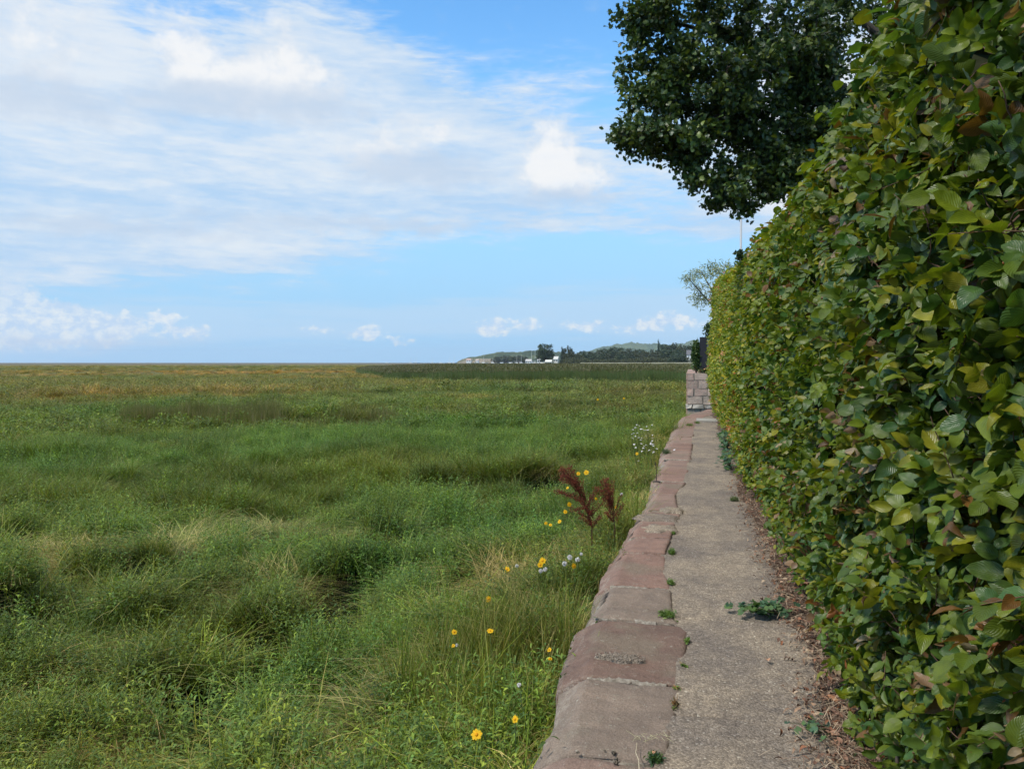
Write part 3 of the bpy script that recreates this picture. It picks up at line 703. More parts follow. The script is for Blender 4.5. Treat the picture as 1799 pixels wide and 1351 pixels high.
# ---------------------------------------------------------------- trees: skeleton grown towards leaf clumps
def grow(skel, radii, clumps, r0=.012, step=.14, wob=.25):
    """skel: list of polylines (arrays); each clump joined to the nearest wood"""
    mb = MB(); nodes = []
    for pts, rd in zip(skel, radii):
        mb.tube(pts, rd, 9, (.065, .055, .042)); nodes.append(np.asarray(pts, float))
    nodes = np.concatenate([np.concatenate([np.linspace(a[i], a[i+1], 6)[:-1] for i in range(len(a)-1)]+[a[-1:]]) for a in nodes])
    order = np.argsort([np.min(np.linalg.norm(nodes-c, axis=1)) for c in clumps])
    for o in order:
        c = clumps[o]; d = np.linalg.norm(nodes-c, axis=1); j = int(np.argmin(d)); p = nodes[j]; L_ = d[j]
        k = max(2, int(L_/step)); pts = [p.copy()]
        for i in range(1, k+1):
            t = i/k; q = p*(1-t)+c*t + rng.normal(0, wob*L_/k*.5, 3) + np.array([0, 0, .12*L_*math.sin(math.pi*t)]); pts.append(q)
        mb.tube(pts, np.linspace(r0*(.6+L_*.8), r0*.28, len(pts)), 5, (.065, .055, .042))
        nodes = np.vstack([nodes, pts[1:]])
    return mb
def ellip(c, r, n, shell=.0):
    v = rng.normal(0, 1, (n, 3)); v /= np.linalg.norm(v, axis=1)[:, None]; q = rng.uniform(shell**3, 1, n)**(1/3)
    return np.asarray(c)+v*q[:, None]*np.asarray(r)
def clump_leaves(cl, per, rad, size, tmpl, cols, up=.5):
    n = len(cl)*per; pos = np.repeat(cl, per, axis=0)+rng.normal(0, 1, (n, 3))*rad*np.array([1, 1, .75])
    nr = rng.normal(0, .7, (n, 3))+[0, 0, up]; k = rng.integers(0, len(cols), n)
    col = np.array(cols)[k]*rng.uniform(.7, 1.25, (n, 1))*np.repeat(rng.uniform(.75, 1.25, (len(cl), 1)), per, axis=0)
    return place(tmpl[0], tmpl[1], pos, frames(nr, rng.normal(0, 1, (n, 3))), size*rng.uniform(.65, 1.2, n), col, tmpl[2])
# oak reaching over the hedge
OB = np.array([3.6, 11.5, -.2])
oak = empty('oak_tree', OB, 'dark oak tree overhanging the top of the hedge', 'tree')
def D(px, py, d): return PD(px, py, d)
trunk = [OB, OB+[-.05, -.1, 1.6], OB+[-.15, -.2, 3.2], OB+[-.3, -.3, 5.0], OB+[-.4, -.4, 7.5]]
limbs = [np.array([trunk[1]+[0, 0, .8], D(1480, 300, 11), D(1400, 240, 10.6), D(1310, 190, 10.2), D(1220, 150, 10)]),
         np.array([trunk[2], D(1520, 180, 11), D(1420, 120, 10.6), D(1300, 70, 10.4), D(1180, 40, 10.2)]),
         np.array([trunk[2]+[0, 0, .5], D(1540, 60, 11.5), D(1440, -30, 11.2), D(1330, -90, 11)]),
         np.array([D(1400, 240, 10.6), D(1350, 290, 10.2), D(1290, 320, 9.9), D(1250, 345, 9.7)]),
         np.array([D(1310, 190, 10.2), D(1240, 220, 10), D(1160, 235, 9.8), D(1110, 245, 9.7)]),
         np.array([trunk[3], trunk[3]+[1.0, .5, 1.2], trunk[3]+[2.4, .6, 2]]), np.array([trunk[3], trunk[3]+[-.3, 1.5, 1.2], trunk[3]+[-.4, 3, 2]])]
els = [((1345, 300, 10.0), (.4, .5, .3), 18), ((1385, 320, 10.0), (.35, .5, .22), 14), ((1330, 335, 9.9), (.3, .4, .2), 9), ((1390, 225, 10.2), (.6, .7, .5), 34), ((1360, 260, 10.0), (.5, .6, .35), 20), ((1420, 200, 10.4), (.5, .6, .5), 22), ((1220, 60, 10), (.95, 1.0, .85), 46), ((1350, 40, 10.4), (1.1, 1.2, 1.0), 60), ((1250, 170, 10), (1.05, .9, .6), 52), ((1150, 130, 10), (.5, .6, .5), 22),
       ((1370, 190, 10.3), (1.0, .9, .7), 64), ((1140, 240, 9.8), (.42, .5, .22), 16), ((1210, 260, 9.8), (.42, .5, .22), 14), ((1300, 280, 10), (.75, .6, .4), 34), ((1260, 345, 9.7), (.33, .4, .13), 13), ((1310, 345, 9.7), (.2, .3, .22), 6),
       ((1115, 60, 10), (.26, .4, .38), 10), ((1130, 20, 10), (.35, .5, .35), 10), ((1470, 120, 10.8), (.9, 1.0, .9), 44), ((1460, 260, 10.6), (.9, .9, .6), 36), ((1400, 300, 10.2), (.5, .6, .3), 16),
       ((1300, -120, 10.6), (1.5, 1.5, 1.2), 60), ((1560, -60, 11.5), (1.8, 1.8, 1.5), 60), ((1700, 100, 13), (2, 2, 2), 50)]
cl = np.concatenate([ellip(PD(*c), r, int(k*2.1)) for c, r, k in els])
cl = cl[fbm(cl[:, 0]*1.6+cl[:, 1]*.4, cl[:, 2]*1.6, 91, 2) > .42]
cl = np.concatenate([cl]+[ellip(PD(*c), q, k) for c, q, k in [((1118, 110, 10), (.34, .5, .42), 12), ((1112, 175, 9.9), (.24, .4, .2), 5), ((1125, 30, 10), (.36, .5, .35), 10), ((1165, 180, 9.9), (.4, .5, .35), 12), ((1420, 130, 10.4), (.45, .5, .4), 24), ((1395, 175, 10.3), (.4, .5, .35), 18), ((1440, 190, 10.4), (.4, .5, .4), 18), ((1312, 215, 10), (.4, .5, .38), 30), ((1330, 270, 10), (.42, .5, .32), 26), ((1290, 300, 9.9), (.35, .4, .2), 14), ((1365, 240, 10.2), (.4, .5, .4), 24), ((1385, 300, 10.1), (.35, .5, .3), 16), ((1240, 320, 9.8), (.25, .3, .14), 8), ((1200, 285, 9.8), (.25, .3, .12), 6)]])
mb = grow([np.array(trunk)]+limbs, [(.32, .26, .22, .17, .08)]+[np.linspace(.085, .02, len(l)) for l in limbs], cl)
mb.build('trunk', M_bark, oak, True, origin=None).matrix_parent_inverse = Matrix.Translation(-Vector(OB))
ot = leaf_template(7, 2, oak_prof, .25, .3)
V, F, C, U = clump_leaves(cl, 50, .068, .074, ot, [(.045, .078, .022), (.062, .100, .024), (.040, .075, .034), (.11, .145, .025)])
fo = mesh('crown', V, F, M_oak, oak, C, U, True); fo.matrix_parent_inverse = Matrix.Translation(-Vector(OB))

# feathery willow beyond the far wall
WB = np.append(PD(1262, 600, 33)[:2], -.3)
willow = empty('willow_tree', WB, 'small feathery pale green willow leaning out past the far end of the hedge', 'tree')
tr = [WB, WB+[.1, 0, 1.5], PD(1268, 570, 33), PD(1262, 530, 33), PD(1262, 495, 33)]
wl_ = [np.array([tr[2], PD(1250, 535, 32.8), PD(1232, 515, 32.6), PD(1210, 490, 32.5)]), np.array([tr[3], PD(1245, 500, 33), PD(1232, 478, 33)]), np.array([tr[3], PD(1275, 500, 33.2), PD(1280, 470, 33)])]
cl = np.concatenate([ellip(PD(*c), r, k) for c, r, k in [((1222, 492, 32.6), (.75, .6, .45), 24), ((1255, 478, 33), (.75, .6, .42), 20), ((1245, 520, 32.8), (.55, .6, .45), 20), ((1280, 480, 33), (.7, .6, .5), 26), ((1228, 528, 32.6), (.35, .4, .3), 8), ((1310, 520, 33.5), (.9, .9, .9), 30)]])
mb = grow([np.array(tr)]+wl_, [(.12, .10, .08, .05, .03)]+[np.linspace(.05, .015, len(l)) for l in wl_], cl, .012, .2)
mb.build('trunk', M_bark, willow, True).matrix_parent_inverse = Matrix.Translation(-Vector(WB))
wt = leaf_template(2, 2, lambda t: .09*math.sin(math.pi*min(.95, max(.08, t)))+.01, .1, .4)
V, F, C, U = clump_leaves(cl, 17, .12, .17, wt, [(.22, .25, .11), (.30, .32, .16), (.15, .18, .08)], .2)
mesh('crown', V, F, M_oak, willow, C, U).matrix_parent_inverse = Matrix.Translation(-Vector(WB))

# ---------------------------------------------------------------- far end of the path: block wall, fence, ivy, pole
W0 = PD(1206, 712, 28); wx, wy = float(W0[0]), float(W0[1])
bw = empty('block_wall', (wx, wy, 0), 'pinkish sandstone block wall at the far end of the path, below a dark fence', 'wall')
mb = MB(); z = -.9; rowh = [.16, .30, .28, .27, .27, .27, .27, .26]; row = 0
rowz = [-1.0, -.7, -.4, -.12, .03, .33, .60, .90, 1.17]
for r_ in range(len(rowz)-1):
    x = wx+(-.04 if r_ == 3 else .02)+rng.normal(0, .008); first = True
    while x < wx+4.5:
        L_ = rng.uniform(.3, .55) if not (first and r_ % 2) else .25; first = False
        c = np.array([(.42, .285, .23), (.35, .22, .17), (.45, .33, .265), (.33, .25, .20)][rng.integers(4)])*rng.uniform(.85, 1.12)
        if r_ == 3: c = np.array((.50, .45, .38))
        pr = rng.uniform(0, .02)+(.05 if r_ == 3 else 0)
        mb.box((x+.022, wy-.0-pr, rowz[r_]+.016), (x+L_-.022, wy+.42, rowz[r_+1]-.013), c, .010); x += L_
    y = wy+.43
    while y < wy+16:        # the return face running on along the marsh
        L_ = rng.uniform(.4, .8); c = np.array([(.34, .22, .175), (.31, .19, .15), (.28, .20, .16)][rng.integers(3)])
        mb.box((wx+.0-rng.uniform(0, .02), y+.008, rowz[r_]+.008), (wx+.42, y+L_-.008, rowz[r_+1]-.008), c, .006); y += L_
o = mb.build('stone_blocks', M_stone, bw); o.matrix_parent_inverse = Matrix.Translation((-wx, -wy, 0))
mb = MB(); mb.box((wx+.04, wy+.02, -1), (wx+4.4, wy+.40, 1.155)); mb.box((wx+.04, wy+.401, -1), (wx+.40, wy+16, 1.155))
o = mb.build('mortar', M_mortar, bw); o.matrix_parent_inverse = Matrix.Translation((-wx, -wy, 0))
# dark close-boarded fence on top of it
fx, fy = float(PD(1229, 620, 28.3)[0]), wy+.30
fe = empty('board_fence', (fx, fy, 1.17), 'near black vertical board fence standing on the sandstone block wall', 'fence')
for i in range(9):
    mb = MB(); x0 = fx+i*.30; mb.box((x0, fy, 1.172), (x0+.285, fy+.024, 2.47+rng.normal(0, .008)), (.018, .018, .022), .001)
    mb.build('board', M_plain, fe).matrix_parent_inverse = Matrix.Translation((-fx, -fy, -1.17))
for i in (0, 1, 2):
    mb = MB(); mb.box((fx+.01+i*1.2, fy+.026, 1.172), (fx+.10+i*1.2, fy+.115, 2.40), (.02, .02, .024)); mb.build('post', M_plain, fe).matrix_parent_inverse = Matrix.Translation((-fx, -fy, -1.17))
def bush(name, c, r, n, size, cols, label, cat, tmpl=None, mat=None, group=None, stem=True):
    e = empty(name, (float(c[0]), float(c[1]), float(c[2]-r[2])), label, cat, group); inv = Matrix.Translation((-float(c[0]), -float(c[1]), -float(c[2]-r[2])))
    k = max(6, n//14); cl = ellip(c, np.asarray(r)*.8, k, .4); V, F, C, U = clump_leaves(cl, 14, min(max(r)*.18, min(r)*.35), size, tmpl or tf[0], cols, .3)
    mesh('foliage', V, F, mat or M_weed, e, C, U).matrix_parent_inverse = inv
    if stem:
        mb = MB(); b = np.array([c[0], c[1], c[2]-r[2]-.02])
        for q in cl[::3]: mb.tube([b, (b+q)/2+rng.normal(0, .04*max(r), 3), q], (.02*max(r), .014*max(r), .006*max(r)), 5, (.07, .055, .04))
        mb.build('stems', M_bark, e).matrix_parent_inverse = inv
    return e
bush('ivy', PD(1223, 625, 28.25), (.12, .12, .68), 1900, .09, [(.035, .075, .02), (.05, .10, .025), (.09, .13, .03)], 'narrow column of green ivy at the left end of the dark fence', 'ivy')
bush('shrub', PD(1249, 580, 29.5), (.30, .3, .38), 900, .09, [(.03, .06, .018), (.05, .085, .025)], 'small dark shrub showing just above the dark fence', 'shrub')
bush('trailing_weed', PD(1240, 651, 28.05), (.34, .12, .09), 500, .06, [(.05, .09, .03), (.12, .09, .05)], 'low straggling weed along the top of the sandstone block wall', 'weed')
bush('ivy', PD(1300, 452, 14.0), (.07, .2, .22), 170, .07, [(.022, .045, .018), (.03, .06, .02)], 'dark green ivy sprig breaking the outline of the hedge top below the pole', 'ivy', stem=True)
# street pole
pb = PD(1301, 500, 34); px_, py_ = float(pb[0]), float(pb[1])
po = empty('lamp_post', (px_, py_, -.2), 'slim pale grey pole rising above the far hedge under the oak branch', 'lamp post')
inv = Matrix.Translation((-px_, -py_, .2)); ztop = float(PD(1301, 384, 34)[2])
mb = MB(); mb.tube([(px_, py_, -.2), (px_, py_, 2), (px_, py_, ztop)], (.075, .055, .045), 12, (.34, .35, .36)); mb.build('pole', M_plain, po, True).matrix_parent_inverse = inv
mb = MB(); mb.tube([(px_, py_, ztop-.02), (px_+.15, py_, ztop+.01), (px_+.28, py_, ztop)], (.018, .014, .010), 8, (.30, .30, .31)); mb.build('arm', M_plain, po, True).matrix_parent_inverse = inv

# ---------------------------------------------------------------- marsh vegetation (geometry-node scatter of clumps)
def blade_set(n, rad, hmin, hmax, wd, lean, seed, cols, segs=4, flat=0.0, pw=1.0):
    r = np.random.default_rng(seed); an = r.uniform(0, 6.283, n); rr = rad*np.sqrt(r.uniform(0, 1, n))
    base = np.stack([rr*np.cos(an), rr*np.sin(an), np.zeros(n)], 1); h = r.uniform(hmin, hmax, n)
    az = r.uniform(0, 6.283, n); ln = lean*r.uniform(.3, 1.3, n)
    if flat: az = r.normal(0, .7, n)
    V = []; F = []
    t = np.linspace(0, 1, segs+1); dirx = np.stack([np.cos(az), np.sin(az), 0*az], 1); side = np.stack([-np.sin(az+r.normal(0, .8, n)), np.cos(az), 0*az], 1)
    pts = []
    for q in t:
        c = base + dirx*(ln*h*q**1.8)[:, None] + np.array([0, 0, 1.])*(h*(q - flat*q**2)*np.sqrt(np.clip(1-(ln*q*.5)**2, .2, 1)))[:, None]
        wq = wd*(1-q)**.6*r.uniform(.7, 1.3, n)*.5+.0004
        pts.append(c-side*wq[:, None]); pts.append(c+side*wq[:, None])
    V = np.stack(pts, 1); k = V.shape[1]; f = np.array([(2*i, 2*i+1, 2*i+3, 2*i+2) for i in range(segs)])
    F = (f[None]+(np.arange(n)*k)[:, None, None]).reshape(-1, 4)
    cc = np.array(cols)[r.integers(0, len(cols), n)]*r.uniform(.7, 1.3, (n, 1)); g = np.repeat(cc, k, axis=0)
    return V.reshape(-1, 3), F, g, None
def herb_set(ns, rad, h0, h1, leaf, wd, seed, cols, per=14):
    global rng
    r = np.random.default_rng(seed); parts = []; T, F, U = leaf_template(3, 2, lambda t: wd*math.sin(math.pi*min(.97, max(.06, t)))**.8+.01, .2, .5)
    P_, N_, T_, S_, C_ = [], [], [], [], []
    for i in range(ns):
        a = r.uniform(0, 6.28); q = rad*math.sqrt(r.uniform()); b = np.array([q*math.cos(a), q*math.sin(a), 0]); h = r.uniform(h0, h1); ln = r.normal(0, .22, 2)*h
        c = np.array(cols)[r.integers(len(cols))]*r.uniform(.65, 1.35)
        for j in range(per):
            t = .25+.75*(j+r.uniform())/per; p = b+np.array([ln[0]*t*t, ln[1]*t*t, h*t]); an = j*2.4+r.uniform(-.4, .4)
            d = np.array([math.cos(an), math.sin(an), r.uniform(-.1, 1.0)]); P_.append(p); T_.append(d); N_.append(np.array([-d[0]*d[2], -d[1]*d[2], 1.0])+r.normal(0, .25, 3)); S_.append(leaf*r.uniform(.6, 1.2)*(1.15-.5*t)); C_.append(c*(r.uniform(.7, 1.35)))
    return place(T, F, np.array(P_), frames(np.array(N_), np.array(T_)), np.array(S_), np.array(C_), None)
def clump_coll(name, sets):
    co = bpy.data.collections.new(name)
    for s_ in sets:
        V, F, C, _ = merge(s_); o = mesh(name, V, F, M_inst, None, C, None, False, False); co.objects.link(o)
    return co
W3 = (1, 1, 1)
herbC = [(.120, .172, .040), (.105, .165, .050), (.080, .140, .046), (.175, .215, .045), (.10, .15, .035)]
grassC = [(.14, .185, .026), (.19, .225, .040), (.10, .145, .020), (.30, .27, .13)]
dryC = [(.33, .28, .15), (.23, .22, .095), (.15, .18, .05), (.42, .36, .22)]
oliveC = [(.105, .140, .024), (.13, .155, .028), (.075, .110, .020), (.18, .165, .055)]
reedC = [(.10, .15, .042), (.12, .165, .045), (.07, .115, .035), (.17, .16, .07)]
C_herb = clump_coll('herb_clump', [[herb_set(34, .2, .18, .46, .043, .14, 100+i, herbC, 16), blade_set(30, .2, .2, .45, .004, .4, 200+i, grassC)] for i in range(4)])
C_grass = clump_coll('grass_clump', [[blade_set(95, .17, .14, .40, .0066, 1.35, 300+i, grassC, 5), herb_set(16, .18, .15, .36, .045, .13, 330+i, herbC, 14)] for i in range(4)])
C_dry = clump_coll('dry_grass_clump', [[blade_set(170, .22, .25, .55, .0036, 1.1, 400+i, dryC, 5, .55)] for i in range(4)])
C_olive = clump_coll('olive_grass_clump', [[blade_set(130, .18, .20, .48, .006, .95, 500+i, oliveC, 4), herb_set(14, .18, .2, .45, .05, .13, 530+i, herbC, 12)] for i in range(3)])
C_tall = clump_coll('tall_grass_clump', [[blade_set(46, .10, .45, .95, .0065, .35, 600+i, [(.13, .175, .035), (.17, .195, .05), (.10, .145, .03), (.24, .22, .10)], 6)] for i in range(3)])
C_fherb = clump_coll('far_herb_clump', [[herb_set(26, .35, .25, .5, .11, .22, 700+i, herbC, 8), blade_set(40, .35, .3, .5, .011, .5, 750+i, grassC, 3)] for i in range(3)])
C_fgrass = clump_coll('far_grass_clump', [[blade_set(90, .35, .22, .5, .016, .9, 800+i, grassC+oliveC, 3), herb_set(14, .35, .2, .45, .11, .16, 830+i, [(.10, .135, .042), (.12, .135, .045), (.08, .11, .036)], 8)] for i in range(3)])
def reed_heads(n, rad, h0, h1, seed):
    r = np.random.default_rng(seed); T, F, _ = leaf_template(2, 1, lambda t: .14*math.sin(math.pi*min(.95, max(.1, t)))+.02, 0, .2)
    a = r.uniform(0, 6.28, n); q = rad*np.sqrt(r.uniform(0, 1, n)); pos = np.stack([q*np.cos(a), q*np.sin(a), r.uniform(h0, h1, n)], 1)
    return place(T, F, pos, frames(r.normal(0, 1, (n, 3)), np.stack([r.normal(0, .3, n), r.normal(0, .3, n), np.ones(n)], 1)), r.uniform(.14, .26, n), np.array([.12, .105, .045])*r.uniform(.7, 1.3, (n, 1)), None)
C_reed = clump_coll('reed_clump', [[blade_set(60, .5, 1.4, 2.1, .02, .12, 900+i, reedC, 3), blade_set(70, .5, .7, 1.5, .030, .5, 930+i, reedC, 3), reed_heads(14, .5, 1.55, 2.0, 950+i)] for i in range(3)])
C_sedge = clump_coll('sedge_clump', [[blade_set(110, .3, .45, .95, .008, .25, 960+i, [(.13, .14, .032), (.095, .115, .028), (.17, .155, .05)], 3), blade_set(9, .3, .5, .95, .012, .06, 980+i, [(.28, .21, .13), (.22, .16, .10)], 2)] for i in range(3)])

def scatter(name, coll, pts, scl, tint, label, cat, tilt=.12):
    n = len(pts); nv = len(coll.objects)
    me = bpy.data.meshes.new(name); me.vertices.add(n); me.vertices.foreach_set('co', np.asarray(pts, np.float32).ravel())
    def at(nm, ty, dom, key, arr): a = me.attributes.new(nm, ty, dom); a.data.foreach_set(key, np.ascontiguousarray(arr).ravel())
    at('rot', 'FLOAT_VECTOR', 'POINT', 'vector', np.stack([rng.normal(0, tilt, n), rng.normal(0, tilt, n), rng.uniform(0, 6.283, n)], 1).astype(np.float32))
    at('scl', 'FLOAT_VECTOR', 'POINT', 'vector', np.asarray(scl, np.float32))
    at('idx', 'INT', 'POINT', 'value', rng.integers(0, nv, n).astype(np.int32))
    t = np.ones((n, 4), np.float32); t[:, :3] = tint; at('itint', 'FLOAT_COLOR', 'POINT', 'color', t)
    o = bpy.data.objects.new(name, me); sc.collection.objects.link(o)
    g = bpy.data.node_groups.new(name, 'GeometryNodeTree')
    g.interface.new_socket('Geometry', in_out='INPUT', socket_type='NodeSocketGeometry'); g.interface.new_socket('Geometry', in_out='OUTPUT', socket_type='NodeSocketGeometry')
    a = g.nodes.new('NodeGroupInput'); b = g.nodes.new('NodeGroupOutput'); ip = g.nodes.new('GeometryNodeInstanceOnPoints'); ci = g.nodes.new('GeometryNodeCollectionInfo')
    ci.inputs['Collection'].default_value = coll; ci.inputs['Separate Children'].default_value = True; ci.inputs['Reset Children'].default_value = True
    def na(nm, ty):
        x = g.nodes.new('GeometryNodeInputNamedAttribute'); x.data_type = ty; x.inputs['Name'].default_value = nm; return x.outputs['Attribute']
    g.links.new(a.outputs[0], ip.inputs['Points']); g.links.new(ci.outputs[0], ip.inputs['Instance']); ip.inputs['Pick Instance'].default_value = True
    g.links.new(na('idx', 'INT'), ip.inputs['Instance Index']); g.links.new(na('rot', 'FLOAT_VECTOR'), ip.inputs['Rotation']); g.links.new(na('scl', 'FLOAT_VECTOR'), ip.inputs['Scale'])
    g.links.new(ip.outputs[0], b.inputs[0])
    md = o.modifiers.new('scatter', 'NODES'); md.node_group = g
    return tag(o, label, cat, kind='stuff')

AZC = -YAW   # view centre azimuth
def wedge(n, r0, r1, a0=-55, a1=12, power=2.0):
    "points over a sector of marsh, wider than the picture"
    a = R(a0)+(R(a1)-R(a0))*rng.uniform(0, 1, n); r = (rng.uniform(r0**power, r1**power, n))**(1/power)
    x, y = r*np.sin(a), r*np.cos(a)
    k = (x < xl(y)-.06) | (y > YEND+4.8) & (x < .2*0+wx-.3)
    k &= ~((y > 26) & (x > wx-.25))
    return x[k], y[k]
Z_blue = [(300, 795, 470, 26), (850, 765, 300, 34), (880, 905, 190, 60), (600, 760, 250, 15), (250, 740, 0.1, .1), (120, 1080, 120, 40), (560, 1170, 220, 70), (700, 1000, 150, 40)]
Z_olive = [(120, 848, 380, 30), (440, 838, 180, 38), (640, 805, 150, 26), (850, 838, 170, 24), (1010, 716, 120, 13), (800, 722, 70, 8), (1110, 692, 80, 8), (60, 790, 90, 12), (150, 1090, 120, 22), (300, 1060, 120, 24), (640, 725, 60, 10)]
Z_dry = [(330, 935, 300, 24), (110, 1275, 110, 24), (640, 1318, 200, 26), (760, 1160, 140, 60), (860, 1030, 130, 50), (980, 1000, 80, 60), (230, 690, 320, 10), (70, 965, 70, 25), (470, 900, 150, 14), (560, 920, 100, 12), (430, 1000, 90, 15)]
Z_brown = [(230, 690, 420, 14), (450, 672, 300, 9), (60, 672, 200, 9), (560, 655, 260, 8), (200, 655, 400, 6), (800, 700, 90, 5)]
def paint(x, y):
    n = len(x); dv = np.hypot(x, y)
    A = fbm(x*.35, y*.35, 51, 3); B = fbm(x*1.3, y*1.3, 52, 3)
    t = np.ones((n, 3))*(.60+.62*B[:, None])*np.array([1.05, 1.12, .76])
    t = t*(1+(A[:, None]-.5)*np.array([.5, .1, .1]))
    bl = np.clip(zone(Z_blue, x, y)*2.5, 0, 1)[:, None]; t = t*(1-bl)+t*bl*np.array([.90, 1.06, 1.12])
    br = np.clip(zone(Z_brown, x, y)*3, 0, 1)*np.clip(.4+2*(B-.35), 0, 1); br = br[:, None]; t = t*(1-br)+t*br*np.array([1.62, 1.14, 1.3])
    far = np.clip((dv-30)/40, 0, 1)[:, None]*np.clip((fbm(x*.045+2, y*.03, 55, 3)-.40)*5, 0, 1)[:, None]
    t = t*(1-far)+t*far*np.array([1.5, 1.12, 1.1])
    return t*rng.uniform(.72, 1.28, (n, 1))
def kinds(x, y):
    "chance of each kind of growth"
    o = np.clip(zone(Z_olive, x, y)*4+.6*(fbm(x*1.2, y*1.2, 57, 3)-.5), 0, 1); d = np.clip(zone(Z_dry, x, y)*2.2+(fbm(x*1.4, y*1.4, 58, 3)-.5)*.9, 0, 1)
    h = np.clip((fbm(x*.7, y*.7, 53, 3)-.40)*5+.3+np.clip(zone(Z_blue, x, y), 0, 1)*2, 0, 1)
    wallside = np.clip(1-(xl(y)-x)/1.1, 0, 1)*(y < 27); d = np.maximum(d, wallside*.85)
    r = rng.uniform(0, 1, len(x))
    k = np.where(r < o*.85, 2, np.where(r < o*.85+d*.75, 3, np.where(rng.uniform(0, 1, len(x)) < .35+h*.45, 0, 1)))
    return k
groups = {0: [], 1: [], 2: [], 3: []}
def lay(n, r0, r1, s, far=False):
    x, y = wedge(n, r0, r1); hol = zone(zones_hollow, x, y, -.6); kp = rng.uniform(0, 1, len(x)) > np.maximum(np.clip(hol*7, 0, 1), np.clip((fbm(x*2.3, y*2.3, 73, 2)-.57)*9, 0, .97)*(np.hypot(x, y) < 26)); x, y = x[kp], y[kp]
    z = marsh_h(x, y)-.02; t = paint(x, y); k = kinds(x, y)
    sz = s*rng.uniform(.75, 1.25, len(x))*(.75+.5*fbm(x*.9, y*.9, 59, 2)); S = np.stack([sz, sz, sz*rng.uniform(.8, 1.15, len(x))], 1)
    return x, y, z, t, k, S
near = lay(4400, 1.6, 9, 1.0); mid = lay(13500, 9, 26, 1.12)
for (x, y, z, t, k, S) in (near, mid):
    t = np.where((k == 3)[:, None], t*np.array([1.30, 1.15, 1.2]), t)
    for q in range(4): groups[q].append((np.stack([x, y, z], 1)[k == q], S[k == q], t[k == q]))
def cat3(l): return [np.concatenate([a[i] for a in l]) for i in range(3)]
for q, nm, co, lb, ct in ((0, 'marsh_herbs', C_herb, 'leafy blue-green herbs carpeting the near marsh', 'herbs'), (1, 'marsh_grass', C_grass, 'fresh green grass blades mixed through the near marsh', 'grass'),
                          (2, 'olive_grass', C_olive, 'darker olive tufted grass standing in bands across the marsh', 'grass'), (3, 'dry_grass', C_dry, 'flattened straw-coloured grass in patches and along the wall', 'dry grass')):
    p, S, t = cat3(groups[q]); scatter(nm, co, p, S, t, lb, ct)
# tall blades beside the wall and here and there
y = rng.uniform(1.5, 24, 330); x = xl(y)-.12-rng.exponential(.5, 330); 
c0 = P(900, 1200, -.5); x2 = c0[0]+rng.normal(0, .38, 150); y2 = c0[1]+rng.normal(0, .5, 150); xx, yy = wedge(260, 3, 16)
c1, c2 = PD(1041, 930, 7.2), PD(1080, 925, 7.6); x3 = np.concatenate([c1[0]+rng.normal(0, .16, 26), c2[0]+rng.normal(0, .14, 20)]); y3 = np.concatenate([c1[1]+rng.normal(0, .2, 26), c2[1]+rng.normal(0, .2, 20)])
X = np.concatenate([x, x2, xx, x3]); Y = np.concatenate([y, y2, yy, y3]); k = X < xl(Y)-.08; X, Y = X[k], Y[k]
sz = rng.uniform(.35, .75, len(X))*np.where(np.hypot(X-c0[0], Y-c0[1]) < .9, 1.15, .9); tt = paint(X, Y)*np.where(rng.uniform(0, 1, (len(X), 1)) < .5, np.array([1.35, 1.15, 1.2]), np.ones(3))
scatter('tall_grass', C_tall, np.stack([X, Y, marsh_h(X, Y)-.02], 1), np.stack([sz]*3, 1), tt, 'tall green grass blades along the foot of the sea wall', 'grass')
# middle distance and far
fx_ = {0: [], 1: []}
for n, r0, r1, s in ((16500, 25, 55, 1.1), (22000, 54, 130, 1.9)):
    x, y, z, t, k, S = lay(n, r0, r1, s); sel = (k == 0)
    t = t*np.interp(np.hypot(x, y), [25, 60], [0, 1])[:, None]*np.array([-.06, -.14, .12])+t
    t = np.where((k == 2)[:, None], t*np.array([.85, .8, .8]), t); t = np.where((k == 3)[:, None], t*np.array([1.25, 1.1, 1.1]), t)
    S[:, 2] *= np.interp(np.hypot(x, y), [25, 54, 130], [1, .8, .55])
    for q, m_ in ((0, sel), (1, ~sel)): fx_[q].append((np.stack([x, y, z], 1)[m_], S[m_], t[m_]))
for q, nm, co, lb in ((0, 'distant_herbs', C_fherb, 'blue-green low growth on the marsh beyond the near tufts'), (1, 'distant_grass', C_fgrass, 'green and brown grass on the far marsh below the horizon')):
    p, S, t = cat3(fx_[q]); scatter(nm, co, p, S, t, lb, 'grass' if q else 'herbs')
# far rough tussocks to the horizon
x, y = wedge(9000, 125, 520, -48, 6, 1.6); sz = np.interp(np.hypot(x, y), [125, 520], [2.2, 4.5])*rng.uniform(.7, 1.3, len(x))
t = paint(x, y)*np.array([1.15, 1, 1]); scatter('far_tussocks', C_fgrass, np.stack([x, y, marsh_h(x, y)], 1), np.stack([sz, sz, sz*.22+.2], 1), t, 'brownish grass fading into the flat marsh horizon', 'grass')
